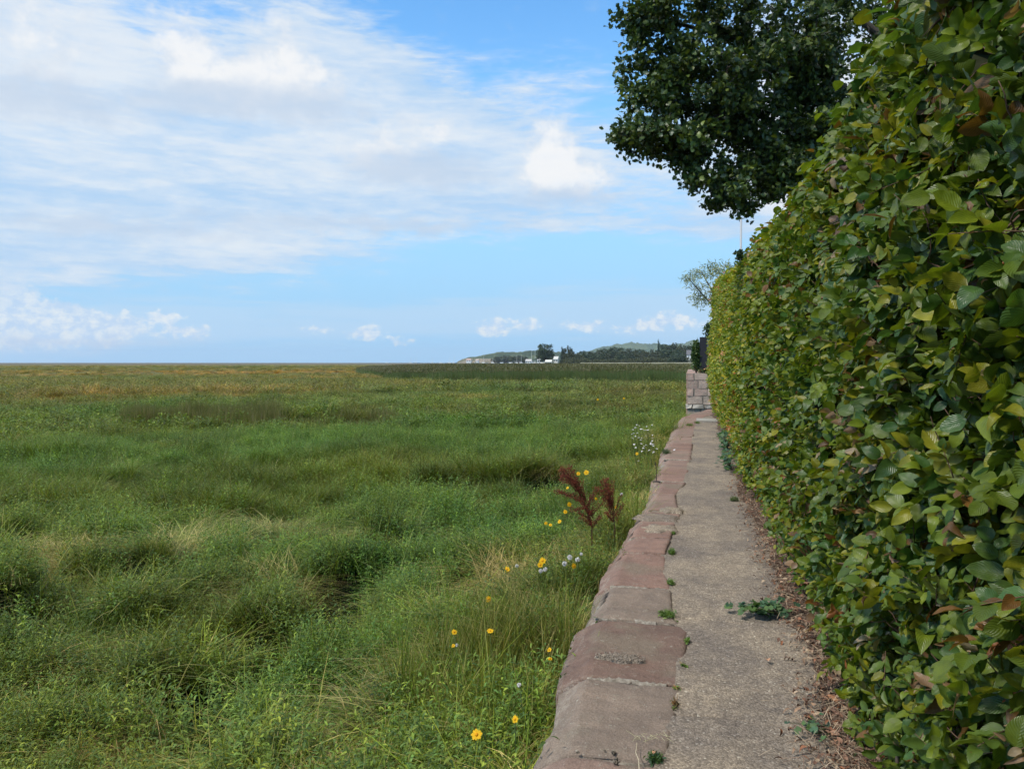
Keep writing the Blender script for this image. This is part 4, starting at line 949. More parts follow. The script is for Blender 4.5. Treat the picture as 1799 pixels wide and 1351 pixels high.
# reed bed
n = 15000; a = R(-27)+(R(1.5)-R(-27))*rng.uniform(0, 1, n); r = rng.uniform(72**1.4, 260**1.4, n)**(1/1.4); x, y = r*np.sin(a), r*np.cos(a)
cpx = CX+FPX*np.tan(a+YAW); front = np.interp(a, [azel(630, 650)[0]*math.pi/180, azel(680, 650)[0]*math.pi/180, azel(760, 650)[0]*math.pi/180, azel(1215, 650)[0]*math.pi/180], [175, 96, 84, 78]) + 10*(fbm(x*.12, y*.12, 66, 3)-.5)
kk = (r > front) & (a > R(azel(632, 650)[0])) & (x < wx-.5); x, y, r, a = x[kk], y[kk], r[kk], a[kk]
hgt = np.interp(np.degrees(a), [azel(632, 640)[0], azel(700, 640)[0], azel(800, 640)[0]], [.55, .85, 1.0])*(.74+.50*fbm(x*.16, y*.16, 67, 3))
scatter('reed_bed', C_reed, np.stack([x, y, marsh_h(x, y)-.05], 1), np.stack([np.full(len(x), 1.15)*(r/90)**.6]*2+[hgt*.96], 1), (.80+.45*fbm(x*.15, y*.3, 68, 3))[:, None]*np.array([.9, .95, 1.0]), 'dark green reed bed with brown tops in the middle distance', 'reeds', .03)
# sedge patch with pale dead stems in the middle distance
n = 1500; X = []; Y = []
for (cx_, cy_, rx_, ry_, m_) in ((470, 742, 210, 5, 620), (360, 733, 120, 5, 250), (620, 742, 60, 6, 170), (300, 745, 60, 3, 120), (1130, 706, 60, 4, 40)):
    c = P(cx_, cy_, -.6); d = math.hypot(c[0], c[1]); q0 = P(cx_, cy_-ry_, -.6); q1 = P(cx_, cy_+ry_, -.6); dep = math.hypot(*(q0-q1)[:2])/2; ux, uy = c[0]/d, c[1]/d
    u, v = rng.normal(0, .5, m_)*dep, rng.uniform(-1, 1, m_)*rx_/FPX*d; X.append(c[0]+u*ux-v*uy); Y.append(c[1]+u*uy+v*ux)
X, Y = np.concatenate(X), np.concatenate(Y); k = X < xl(Y)-.2; X, Y = X[k], Y[k]; sz = rng.uniform(.7, 1.15, len(X))
scatter('sedge_patch', C_sedge, np.stack([X, Y, marsh_h(X, Y)-.02], 1), np.stack([sz, sz, sz*.9], 1), rng.uniform(.75, 1.2, (len(X), 1))*np.ones(3), 'dark sedge with pale upright dead stems across the middle of the marsh', 'sedge', .05)

# ---------------------------------------------------------------- flowers and weeds
def stem_pts(b, h, bend=.06, n=6):
    b = np.asarray(b, float); h = np.asarray(h, float); m_ = (b+h)/2+rng.normal(0, bend, 3)*np.array([1, 1, 0]); t = np.linspace(0, 1, n)[:, None]
    return (1-t)**2*b+2*t*(1-t)*m_+t**2*h
def flower(px, py, z, kind, label, group, size=.043, tiltdir=None):
    for _ in range(4):
        h = P(px, py, z); z = max(z, min(float(marsh_h(h[:1], h[1:2])[0])+.50, .45))
    h = P(px, py, z); b = np.array([h[0]+rng.normal(0, .07), h[1]+rng.normal(0, .07), 0]); b[0] = min(b[0], xl(b[1])-.06); b[2] = marsh_h(np.array([b[0]]), np.array([b[1]]))[0]-.02
    nm, cat = ('yellow_flower', 'flower') if kind == 'y' else (('seed_head', 'seed head') if kind == 's' else ('white_flower', 'flower'))
    e = empty(nm, b, label, cat, group); inv = Matrix.Translation(-Vector(b))
    mb = MB(); mb.tube(stem_pts(b, h), np.linspace(.0028, .0016, 6), 5, (.07, .11, .03)); mb.build('stem', M_weed, e, True).matrix_parent_inverse = inv
    nv = np.array([-h[0]*.6, -h[1]*.6, 3.0])/3+rng.normal(0, .45, 3); nv /= np.linalg.norm(nv)
    if kind == 'y' or kind == 'w':
        n = 26 if kind == 'y' else 9; an = np.arange(n)*2.4; rr = np.linspace(.25, 1, n)**.5
        T, F, U = leaf_template(2, 1, lambda t: .16 if kind == 'y' else .3, 0, .25)
        ref = np.cross(nv, [0, 0.3, 1.]); ref /= np.linalg.norm(ref); r2 = np.cross(nv, ref)
        rad = np.cos(an)[:, None]*ref+np.sin(an)[:, None]*r2; tip = rad*rr[:, None]+nv*(.5*(1-rr[:, None])+.1)
        nrm = nv[None]-rad*.15; cc = np.tile((.80, .48, .012) if kind == 'y' else (.8, .8, .78), (n, 1))*rng.uniform(.85, 1.05, (n, 1))
        V, F_, C, _ = place(T, F, np.tile(h, (n, 1)), frames(nrm, tip), size*.5*np.linspace(.6, 1, n), cc)
        mesh('petals', V, F_, M_petal, e, C).matrix_parent_inverse = inv
        mb = MB(); mb.tube([h-nv*.012, h-nv*.004, h+nv*.003, h+nv*.006], (size*.06, size*.16, size*.16, size*.06), 8, (.70, .33, .01) if kind == 'y' else (.75, .6, .1)); mb.build('disc', M_petal, e, True).matrix_parent_inverse = inv
    else:
        n = 90; v = rng.normal(0, 1, (n, 3)); v /= np.linalg.norm(v, axis=1)[:, None]; T, F, U = leaf_template(1, 1, lambda t: .03+.16*t, 0, 0)
        V, F_, C, _ = place(T, F, np.tile(h, (n, 1)), frames(np.cross(v, rng.normal(0, 1, (n, 3))), v), np.full(n, size*.48), np.tile((.72, .70, .68), (n, 1)))
        mesh('pappus', V, F_, M_petal, e, C).matrix_parent_inverse = inv
YL = [(837, 1290, -.30, 'largest low yellow flower head near the bottom, in front of the tall grass', .052), (905, 1263, -.25, 'half-closed yellow flower between the lowest flower and the wall', .036), (858, 1052, -.28, 'single yellow flower above the pair of middle blooms', .047),
      (861, 1108, -.30, 'right hand yellow flower of the middle pair in open grass', .044), (798, 1110, -.34, 'left hand yellow flower of the middle pair in open grass', .038), (796, 1134, -.36, 'small yellow bloom just under the left one of the middle pair', .028),
      (890, 1000, -.18, 'yellow flower leftmost of the row level with the white seed heads', .062), (953, 985, -.12, 'upper one of two yellow flowers touching beside the white seed heads', .058), (949, 992, -.14, 'lower one of two yellow flowers touching beside the white seed heads', .048),
      (1008, 994, -.12, 'small yellow flower just below the cluster of white seed heads', .045), (1000, 886, .05, 'yellow flower left of the rusty dock stem, above its lower neighbour', .055), (993, 899, .03, 'yellow flower left of the rusty dock stem, below its neighbour', .046),
      (959, 919, -.1, 'leftmost of three little yellow blooms below the dock', .038), (967, 922, -.1, 'middle one of three little yellow blooms below the dock', .038), (983, 916, -.08, 'right hand one of three little yellow blooms below the dock', .045),
      (997, 857, .22, 'tiny yellow bloom in front of the tall rusty dock head', .032), (1016, 832, .30, 'smaller of two yellow flowers standing just right of the dock top', .048), (1030, 830, .32, 'larger of two yellow flowers standing just right of the dock top', .062),
      (1047, 876, .10, 'small yellow bloom between the two rusty docks', .035), (1119, 797, .2, 'lone yellow bloom under the white flower patch beside the wall', .05), (965, 1141, -.15, 'upper yellow bud against the wall grass near the dark red stone', .03), (966, 1157, -.15, 'lower yellow bud against the wall grass near the dark red stone', .03),
      (1082, 891, .05, 'tiny yellow speck of bloom right of the smaller dock', .03), (1050, 702, .1, 'tiny distant yellow bloom left of the two far ones', .09), (1096, 700, .1, 'tiny distant yellow bloom nearest the block wall', .09)]
for a in YL: flower(a[0], a[1], a[2], 'y', a[3], 'yellow flowers in the marsh grass', a[4])
for px, py, z, lb, sz in ((1001, 979, -.1, 'topmost big white seed head of the cluster', .042), (1015, 983, -.1, 'right hand white seed head of the cluster', .040), (992, 990, -.12, 'lower left white seed head of the cluster', .040), (1021, 973, -.1, 'smallest white seed head at the upper right of the cluster', .026),
                          (908, 994, -.18, 'lone white seed head just right of the leftmost yellow flower of the row', .032), (950, 1003, -.14, 'left one of two ragged white seed heads under the touching yellow flowers', .034), (958, 1000, -.14, 'right one of two ragged white seed heads under the touching yellow flowers', .036),
                          (912, 1203, -.25, 'small white seed head low beside the tall grass near the wall', .022), (803, 1133, -.36, 'small white seed head beside the lowest of the middle yellow blooms', .022), (1092, 868, .1, 'small white seed head near the wall edge right of the smaller dock', .035)):
    flower(px, py, z, 's', lb, 'white seed heads in the grass', sz)
# small white-flowered herbs near the wall
for k, (px, py, lb) in enumerate(((1118, 762, 'left plant'), (1131, 758, 'top plant'), (1140, 772, 'middle plant'), (1128, 785, 'lower plant'), (1147, 788, 'plant nearest the wall'))):
    h = P(px, py, .12); b = np.array([h[0], h[1], 0]); b[2] = float(marsh_h(b[:1], b[1:2])[0]); e = empty('white_flowered_herb', b, lb+' of the loose patch of tiny white flowers beside the wall', 'wildflower', 'white flowered herbs beside the wall'); inv = Matrix.Translation(-Vector(b)); mb = MB()
    for j in range(9):
        t = h+rng.normal(0, 1, 3)*[.13, .13, .12]; mb.tube(stem_pts(b, t, .05), np.linspace(.004, .002, 6), 4, (.06, .09, .03))
        f = MB(); an = np.arange(6)*math.pi/3
        f.add(np.vstack([t+[0, 0, .006], t+np.stack([np.cos(an)*.021, np.sin(an)*.021, rng.normal(0, .008, 6)], 1)]), [(0, 1+i, 1+(i+1) % 6) for i in range(6)], (.75, .72, .74))
        f.build('flower', M_petal, e).matrix_parent_inverse = inv
    mb.build('stems', M_weed, e).matrix_parent_inverse = inv
# rusty docks
def dock(pts_px, d, label, heads, seed, spread):
    r = np.random.default_rng(seed); pts = np.array([PD(x, y, d) for x, y in pts_px]); b = pts[0].copy(); b[2] = float(marsh_h(b[:1], b[1:2])[0]); pts = np.vstack([b, pts])
    e = empty('dock_plant', b, label, 'wild plant', 'rusty docks in the grass'); inv = Matrix.Translation(-Vector(b)); mb = MB(); mb.tube(pts, np.linspace(.008, .003, len(pts)), 6, (.10, .045, .03))
    S = []; 
    for (x0, y0, x1, y1, n) in heads:
        for j in range(n):
            a = PD(x0+r.normal(0, 2), y0+r.normal(0, 3), d); c = PD(x1+r.normal(0, spread), y1+r.normal(0, spread), d+r.normal(0, .08)); pp_ = stem_pts(a, c, .015, 7); mb.tube(pp_, np.linspace(.003, .0015, 7), 4, (.13, .045, .03))
            for q in pp_[1:]: S.append(q+r.normal(0, .011, (10, 3)))
    mb.build('stem', M_weed, e).matrix_parent_inverse = inv
    S = np.concatenate(S); n = len(S); V, F, C, _ = place(V0, F0, S, frames(r.normal(0, 1, (n, 3)), r.normal(0, 1, (n, 3))), r.uniform(.003, .0065, n), np.array([.15, .034, .016])*r.uniform(.5, 1.5, (n, 1)))
    mesh('seed_heads', V, F, M_dead, e, C).matrix_parent_inverse = inv
dock([(1040, 925), (1030, 895), (1020, 868), (1005, 840), (992, 824)], 7.2, 'taller rusty brown dock with a heavy drooping seed head', [(1020, 865, 986, 826, 9), (1022, 870, 1000, 822, 7), (1015, 850, 984, 838, 6), (1025, 875, 980, 862, 6), (1030, 885, 1016, 845, 5), (1035, 900, 1018, 875, 5), (1030, 890, 1000, 898, 2), (1040, 910, 1024, 880, 3), (1042, 905, 1036, 870, 2), (1038, 905, 1052, 882, 3), (1040, 915, 1018, 902, 3), (1030, 890, 1046, 862, 3), (1041, 925, 1056, 905, 3), (1041, 925, 1026, 910, 3)], 5, 3.4)
dock([(1080, 925), (1076, 900), (1070, 875), (1067, 850)], 7.6, 'shorter rusty brown dock with upright fanned seed heads', [(1076, 895, 1052, 856, 4), (1074, 890, 1060, 846, 4), (1073, 885, 1066, 844, 5), (1074, 885, 1074, 846, 4), (1076, 900, 1077, 858, 3), (1078, 905, 1060, 872, 2), (1079, 912, 1090, 885, 3), (1079, 918, 1064, 898, 3), (1078, 905, 1088, 870, 2)], 6, 2.8)

# weeds growing from the seam between coping and path
def tuft(px, py, rad, n, h, cols, label, name='grass_tuft', cat='weed', group='weeds in the seam of the path', ry=1.6):
    b = P(px, py, 0.0); e = tag(None or mesh(name, *tuft_mesh(rad, n, h, cols, ry), link=True) if False else None) if False else None
    V, F, C, _ = blade_set(n, rad, h*.4, h, .0042, .9, int(px*7+py), cols, 3); V[:, 1] *= ry; k_ = 8; off = rng.normal(0, 1, (n, 3))*[rad*.2, rad*ry*.28, 0]; V = V*np.array([.55, .5, 1]) + np.repeat(off, k_, axis=0)
    T, F2, U = leaf_template(2, 2, lambda t: .22*math.sin(math.pi*min(.95, max(.1, t))), .2, .5); m_ = n//2
    pos = np.stack([rng.normal(0, rad*.38, m_), rng.normal(0, rad*.38*ry, m_), rng.uniform(.0, h*.6, m_)], 1)
    p2_ = place(T, F2, pos, frames(rng.normal(0, .5, (m_, 3))+[0, 0, 1], rng.normal(0, 1, (m_, 3))+[0, 0, .4]), rng.uniform(.012, .028, m_), np.array(cols)[rng.integers(0, len(cols), m_)]*rng.uniform(.7, 1.3, (m_, 1)))
    V, F, C, _ = merge([(V, F, C, None), p2_]); o = mesh(name, V, F, M_weed, tint=C); o.location = (b[0], b[1], .004); o.rotation_euler = (0, 0, 0)
    return tag(o, label, cat, group)
gc = [(.10, .17, .03), (.13, .20, .04), (.07, .13, .025)]
tuft(1180, 972, .036, 200, .034, gc, 'bright green tuft in the seam beside the red stone, above the white mortar', ry=2.8)
tuft(1178, 1026, .030, 150, .034, gc, 'bright green tuft at the right end of the white mortar joint', ry=1.6)
tuft(1172, 1083, .055, 360, .038, gc, 'largest bright green tuft on the corner of the grey stone', ry=1.6)
tuft(1208, 1128, .014, 50, .022, gc, 'small green weed against the right edge of the dark red stone', ry=2.5)
tuft(1202, 1172, .012, 40, .016, gc+[(.25, .18, .07)], 'thin yellowing weed in the seam under the dark red stone corner', ry=1.5)
tuft(1190, 1212, .016, 50, .016, gc+[(.28, .16, .06)], 'sparse weed and brown moss where the dark red stone meets the next', ry=1.5)
tuft(1186, 1240, .016, 60, .025, [(.20, .11, .05), (.09, .12, .03)], 'patch of rusty moss in the seam beside the big grey stone', ry=4, name='moss')
tuft(1225, 744, .10, 160, .08, gc, 'small green tuft on the far coping before the pale slab', ry=1.2)
tuft(1211, 748, .12, 260, .08, gc, 'spreading green weed in the middle of the far path bend', ry=1.6)
tuft(1170, 797, .10, 260, .10, [(.06, .10, .04), (.08, .11, .05)], 'grey-green weed creeping over the outer edge of the far coping', ry=2)
tuft(1183, 938, .02, 70, .03, gc, 'tiny weed beside the cement patches on the red coping', ry=2)
tuft(1150, 1337, .034, 200, .035, [(.05, .10, .035), (.08, .15, .03), (.045, .09, .05)], 'leafy green weed at the very bottom corner of the nearest stone', ry=1.2)
tuft(1290, 880, .07, 200, .06, [(.08, .12, .04), (.11, .13, .05)], 'low weed spilling onto the path from the hedge foot in mid distance', ry=1.2)
# mallow spreading from the hedge foot
def mallow(px, py, sx, sy, n, label, size=.04, hh=.10):
    b = P(px, py); e = empty('mallow_plant', b, label, 'weed'); mb = MB(); k = 12
    an = np.linspace(.35, 2*math.pi-.35, k+1); r_ = .5*(1+.16*np.cos(an*5)); T = np.vstack([[0, 0, 0], np.stack([np.sin(an)*r_, -np.cos(an)*r_, .10*np.cos(an*5)*.5+.06], 1)]); F = np.array([(0, 1+i, 2+i) for i in range(k)])
    x = rng.normal(0, sx, n); y = rng.normal(0, sy, n); z = rng.uniform(.02, hh, n); pos = np.stack([x, y, z], 1)
    V, F_, C, _ = place(T, F, pos, frames(rng.normal(0, .35, (n, 3))+[-.15, -.25, 1], rng.normal(0, 1, (n, 3))), size*rng.uniform(.6, 1.3, n), np.array([(.045, .10, .055), (.055, .12, .06), (.08, .14, .045)])[rng.integers(0, 3, n)]*rng.uniform(.8, 1.2, (n, 1)))
    mesh('leaves', V, F_, M_weed, e, C)
    for q in pos[::2]: mb.tube([(sx*1.2, 0, .01), ((q[0]+sx*1.2)/2, q[1]/2, q[2]*.7+.01), q], (.0022, .0018, .0012), 4, (.09, .10, .05))
    mb.build('stems', M_weed, e)
mallow(1340, 1082, .085, .04, 60, 'round-leaved blue-green mallow spreading from the hedge foot over the path', .05, .09)
mallow(1272, 790, .06, .5, 120, 'grey-green weed mass along the foot of the far hedge', .07, .35)
mallow(1276, 825, .06, .3, 70, 'grey-green weeds spilling onto the path just nearer than the far weed mass', .06, .25)
mallow(1440, 1290, .05, .04, 24, 'little green weed poking through the litter near the bottom of the hedge', .03, .05)
# dried stalk, small debris
b = P(1118, 1305, .03); mb = MB(); mb.tube([P(1119, 1304, .03), P(1117, 1322, .035), P(1122, 1334, .035), P(1123, 1352, .03), P(1122, 1375, .03)], (.0012, .0016, .0018, .0018, .0016), 5, (.42, .36, .25)); 
for k in range(26):
    a = P(1113+rng.uniform(0, 60), 1293+rng.uniform(-5, 6), .03); mb.tube(stem_pts(a, a+rng.normal(0, .02, 3)*[1, 1, .4], .006, 4), (.001, .0009, .0008, .0006), 4, (.34, .32, .18))
tag(mb.build('dried_stalk', M_dead, origin=None), 'bleached dried plant stalk with curled tendrils lying on the nearest stone', 'dried plant')
for k, (px, py, s_, lb) in enumerate(((1015, 1322, .006, 'leftmost tiny dark pebble on the nearest stone'), (1062, 1319, .004, 'tiny pebble between the leftmost one and the larger crumbs'), (1078, 1323, .010, 'upper dark earthy crumb on the nearest stone'), (1083, 1340, .012, 'lower dark earthy crumb on the nearest stone'))):
    b = P(px, py, .012); n = 14; V, F, C, _ = place(V0, F0, rng.normal(0, s_*.45, (n, 3))*[1, 1, .5]+[0, 0, s_*.4], frames(rng.normal(0, 1, (n, 3)), rng.normal(0, 1, (n, 3))), s_*rng.uniform(.4, .9, n), np.array([.12, .10, .075])*rng.uniform(.6, 1.3, (n, 1)))
    o = mesh('pebble' if s_ < .008 else 'earth_crumb', V, F, M_dead, tint=C); o.location = b; tag(o, lb, 'pebble' if s_ < .008 else 'crumb', 'crumbs on the nearest stone')
# fallen leaves that can be told apart
for px, py, lb, cc, s_ in ((1445, 1228, 'large orange-brown fallen leaf at the hedge foot near the bottom', (.34, .17, .09), .085), (1350, 1160, 'small tan fallen leaf at the litter edge beside the path', (.40, .22, .13), .04), (1150, 1319, 'tiny orange leaf scrap in the seam by the dried stalk', (.42, .21, .12), .018), (1478, 1292, 'curled brown fallen leaf in the bottom corner of the litter', (.28, .16, .10), .06)):
    T, F, U = leaf_template(6, 2, beech_prof_s, .5, .5); b = P(px, py, .03); V = T*s_; a = rng.uniform(0, 6); c_, n_ = math.cos(a), math.sin(a); V = np.stack([V[:, 0]*c_-V[:, 1]*n_, V[:, 0]*n_+V[:, 1]*c_, V[:, 2]], 1)
    o = mesh('fallen_leaf', V, F, M_dead, tint=np.tile(cc, (len(V), 1)), smooth=True); o.location = b; tag(o, lb, 'leaf', 'fallen leaves by the path')
# slim iron stake by the coping edge
b = P(1153, 847, .01); e = empty('iron_stake', b, 'thin dark iron stake standing on the outer edge of the red coping', 'stake')
mb = MB(); mb.tube([(0, 0, 0), (.004, 0, .12), (-.012, 0, .26)], (.006, .005, .005), 6, (.05, .035, .03)); mb.build('rod', M_bark, e)
mb = MB(); an = np.linspace(0, 2*math.pi, 13); mb.tube(np.stack([.045*np.cos(an), .03*np.sin(an), np.full(13, .008)], 1), .007, 6, (.07, .06, .055)); mb.build('ring', M_bark, e)

# ---------------------------------------------------------------- far shore
def mat_hill(name, c1, c2, sc_):
    m, t, o = new_mat(name); g = NG(t); p = g.pos(); n = g.noise(sc_, 6, .65, p); n2 = g.noise(sc_*6, 4, .6, p)
    c = g.mix(g.mr(n, .38, .62), c1, c2); c = g.mix(1.0, c, g.mix(g.mr(n2, .3, .7), (.6,)*3, (1.35,)*3), 'MULTIPLY')
    principled(t, o, c, .95, g.bump(n2, 1, 6), .1); return m
def hill(name, prof, d, depth, mat, label, seed):
    "ridge whose crest follows real heights at real distance d"
    xs_ = np.linspace(prof[0][0], prof[-1][0], 160); top = np.interp(xs_, [p_[0] for p_ in prof], [p_[1] for p_ in prof]); V = []; nr = 14
    for i, (px, py) in enumerate(zip(xs_, top)):
        for j in range(nr):
            t = j/(nr-1); dd = d+depth*(t-.0); cr = math.sin(min(1, t/.5)*math.pi/2)**.8 if t <= .5 else math.cos((t-.5)/.5*math.pi/2)
            zt = EYE+(637-py)/FPX*(d+depth*.5); b = PD(px, 637, dd); z = -1+(zt+1)*cr + (fbm([px*.12], [t*6.], seed, 4)[0]-.5)*(zt+1)*.22*cr + .10*(zt+1)*cr*(fbm([px*.9], [t*20.], seed+1, 3)[0]-.5)
            V.append((b[0], b[1], z))
    F = [(i*nr+j, (i+1)*nr+j, (i+1)*nr+j+1, i*nr+j+1) for i in range(159) for j in range(nr-1)]
    return tag(mesh(name, np.array(V), F, mat, smooth=True), label, 'hill', kind='structure')
M_h1 = mat_hill('hill_far', (.045, .075, .038), (.10, .13, .060), .012); M_h2 = mat_hill('hill_mid', (.030, .052, .022), (.085, .105, .045), .03)
hill('hill', [(985, 634), (1010, 622), (1045, 614), (1075, 606), (1105, 602), (1140, 603), (1165, 606), (1190, 604), (1215, 600), (1260, 598), (1340, 606)], 2600, 900, M_h1, 'long wooded hill, pale and farthest off on the right', 11)
hill('headland', [(803, 637.5), (812, 631), (822, 628), (838, 627), (850, 623), (870, 620), (905, 618), (930, 617), (960, 616), (1000, 621), (1060, 628), (1090, 637)], 1500, 260, M_h2, 'low headland with pale cliff running out to the left of the boatyard', 12)
hill('cliff', [(801, 637.6), (808, 633), (816, 630.5), (832, 629.5), (848, 630), (866, 631), (876, 637.6)], 1380, 60, mat_hill('cliff', (.30, .24, .17), (.16, .16, .09), .05), 'pale earthy cliff at the tip of the headland', 13)
hill('wooded_rise', [(985, 636), (1000, 629), (1040, 623), (1080, 619), (1120, 622), (1150, 620), (1190, 616), (1230, 613), (1340, 614)], 620, 160, M_h2, 'low wooded rise behind the trees on the right', 14)
# pale mud line at the foot of the trees
mb = MB(); a = PD(1020, 637, 330); b = PD(1260, 637, 300); V = [(a[0], a[1], -.6), (b[0], b[1], -.6), (b[0], b[1]+14, 1.62), (a[0]-2, a[1]+14, 1.5)]
mb.add(V, [(0, 1, 2, 3)], (.17, .16, .09)); tag(mb.build('mud_bank', M_plain), 'thin pale bank at the foot of the distant trees', 'bank', kind='structure')
# individual distant trees
def tree_proto(kind):
    r = np.random.default_rng(40+kind); parts = []; cols = [[(.035, .060, .026), (.050, .080, .030), (.028, .050, .024)], [(.050, .062, .022), (.070, .085, .030), (.045, .055, .025)], [(.030, .052, .030), (.040, .066, .036)], [(.070, .085, .026), (.085, .085, .030), (.055, .070, .025)]][kind]
    lob = {0: [((0, 0, .58), (.42, .42, .42), 60), ((.2, 0, .4), (.3, .3, .25), 20), ((-.22, 0, .45), (.28, .3, .3), 20)], 1: [((0, 0, .55), (.5, .5, .35), 60), ((.3, 0, .4), (.3, .3, .3), 26), ((-.3, .1, .38), (.32, .3, .3), 26)],
           2: [((0, 0, .35), (.28, .28, .35), 40), ((0, 0, .65), (.16, .16, .35), 30)], 3: [((0, 0, .35), (.6, .5, .38), 60), ((.4, 0, .25), (.35, .3, .25), 26), ((-.4, 0, .25), (.35, .3, .25), 26)]}[kind]
    cl = np.concatenate([ellip(c, q, n, .5) for c, q, n in lob]); V, F, C, U = clump_leaves(cl, 46, .042, .052, tf[0], cols, .4); V[:, 2] = np.maximum(V[:, 2], .01)
    e = empty('distant_tree', (0, 0, -50)); mesh('crown', V, F, M_oak, e, C, U); mb = MB(); mb.tube([(0, 0, -.03), (.01, 0, .3), (0, .01, .6)], (.035, .028, .012), 6, (.06, .05, .04))
    for q in cl[::14]: mb.tube([(0, 0, .25), tuple(q*.6+np.array([0, 0, .12])), q], (.012, .008, .004), 4, (.06, .05, .04))
    mb.build('trunk', M_bark, e); return e
protos = [tree_proto(k) for k in range(4)]; used = [False]*4
def copy_tree(root):
    r_ = root.copy(); sc.collection.objects.link(r_)
    for ch in list(root.children):
        c_ = ch.copy(); sc.collection.objects.link(c_); c_.parent = r_
    return r_
def dtree(px, ytop, wpx, d, kind, label, group='trees on the far shore', ybase=640):
    r_ = protos[kind] if not used[kind] else copy_tree(protos[kind]); used[kind] = True
    p_ = PD(px, 637, d); h = (637-ytop)/FPX*d+EYE+1.0; wd = wpx*(1.45 if kind != 2 else 1.15)/FPX*d
    r_.location = (p_[0], p_[1], -1.0); r_.scale = (wd/.95, wd/.95, h/.98); r_.rotation_euler = (0, 0, rng.uniform(-.5, .5)); tag(r_, label, 'tree', group)
TR = [(958, 602, 24, 420, 0, 'big rounded dark tree standing alone beside the boatyard'), (988, 611, 13, 430, 2, 'narrow dark tree just right of the lone rounded tree'), (998, 606, 13, 430, 1, 'wispy flat-topped tree just right of the narrow dark one'), (1008, 617, 20, 425, 1, 'low spreading tree under the wispy flat-topped one'),
      (1030, 615, 22, 440, 0, 'modest green tree left of the dark wood'), (1052, 614, 26, 440, 1, 'broad green tree at the left of the dark wood'), (1066, 611, 22, 450, 0, 'rounded tree in the left of the dark wood'), (1084, 608, 24, 450, 0, 'tallest rounded tree of the left wood'), (1106, 611, 28, 440, 1, 'broad dark tree of the left wood, right of its tallest'),
      (1126, 612, 14, 450, 0, 'small round tree in the gap of the wood'), (1146, 613, 26, 445, 1, 'olive spreading tree before the pointed one'), (1157, 599, 11, 460, 2, 'pointed dark conifer breaking the hill line'), (1172, 603, 26, 470, 0, 'large green tree just right of the pointed conifer'), (1186, 601, 26, 470, 1, 'broad tall tree beside the large green one'), (1178, 612, 30, 420, 0, 'dark tree in front of the tall pair'),
      (1204, 606, 26, 430, 1, 'spreading dark tree above the white house'), (1222, 604, 26, 430, 0, 'dark tree just left of the ivy'), (1240, 604, 30, 430, 1, 'dark tree behind the fence end'), (1040, 625, 30, 400, 3, 'olive shrub leftmost along the foot of the wood'), (1064, 626, 30, 398, 3, 'olive shrub second along the foot of the wood'), (1090, 625, 32, 396, 3, 'olive shrub third along the foot of the wood'),
      (1118, 624, 34, 395, 3, 'olive shrub middle along the foot of the wood'), (1142, 622, 36, 392, 3, 'taller brownish shrub below the pointed conifer'), (1164, 623, 26, 390, 3, 'brownish shrub left of the round dark bush'), (1190, 622, 24, 370, 0, 'round dark bush at the foot of the wood on the right'), (1214, 622, 26, 372, 3, 'olive bush below the white house'), (1018, 622, 26, 405, 3, 'olive shrub right of the white shed'),
      (912, 624, 22, 700, 1, 'dim low tree behind the masts'), (888, 624, 30, 900, 1, 'dark copse left of the masts on the headland'), (1000, 627, 24, 402, 3, 'dark shrub beside the yellow hull'), (1052, 620, 26, 415, 0, 'dark round tree low in front of the left wood'), (1098, 619, 26, 415, 0, 'dark round tree low in the centre of the wood'), (1130, 618, 24, 420, 1, 'olive tree low between the two halves of the wood'), (1200, 614, 26, 410, 0, 'dark round tree in front of the pale high house')]
for a in TR: dtree(*a)
# boats and sheds of the boatyard
def boat(px, d, L_, mast, hull, label, zb=.9, rz=0.0):
    p_ = PD(px, 637, d); b = (p_[0], p_[1], zb-.6); e = empty('moored_boat', b, label, 'boat', 'boats of the far boatyard', rz)
    V = []; F = []
    for i, t in enumerate(np.linspace(-1, 1, 9)):
        wd = .17*L_*(1-max(0, t)**2.2)*(1-.25*(t < -.9)); V += [(t*L_/2, -wd, .75+.18*max(0, t)), (t*L_/2*.94, -wd*.6, .1), (t*L_/2*.94, wd*.6, .1), (t*L_/2, wd, .75+.18*max(0, t))]
    F = [(i*4+j, i*4+4+j, i*4+5+j, i*4+1+j) for i in range(8) for j in range(3)]+[(i*4+3, i*4+7, i*4+4, i*4) for i in range(8)]+[(0, 1, 2, 3), (35, 34, 33, 32)]
    mesh('hull', np.array(V), F, M_plain, e, np.tile(hull, (len(V), 1)))
    mb = MB(); mb.box((-L_*.2, -.11*L_, .76), (L_*.12, .11*L_, 1.25), (.75, .75, .73), .02); mb.build('cabin', M_plain, e)
    if mast: mb = MB(); mb.tube([(0, 0, 1.2), (0, 0, mast*.6), (0, 0, mast)], (.10, .085, .06), 6, (.62, .62, .60)); mb.tube([(0, 0, 1.9), (-L_*.36, 0, 1.9)], .07, 5, (.6, .6, .58)); mb.build('mast', M_plain, e)
wht, blu, yel = (.60, .60, .58), (.20, .27, .36), (.62, .45, .13)
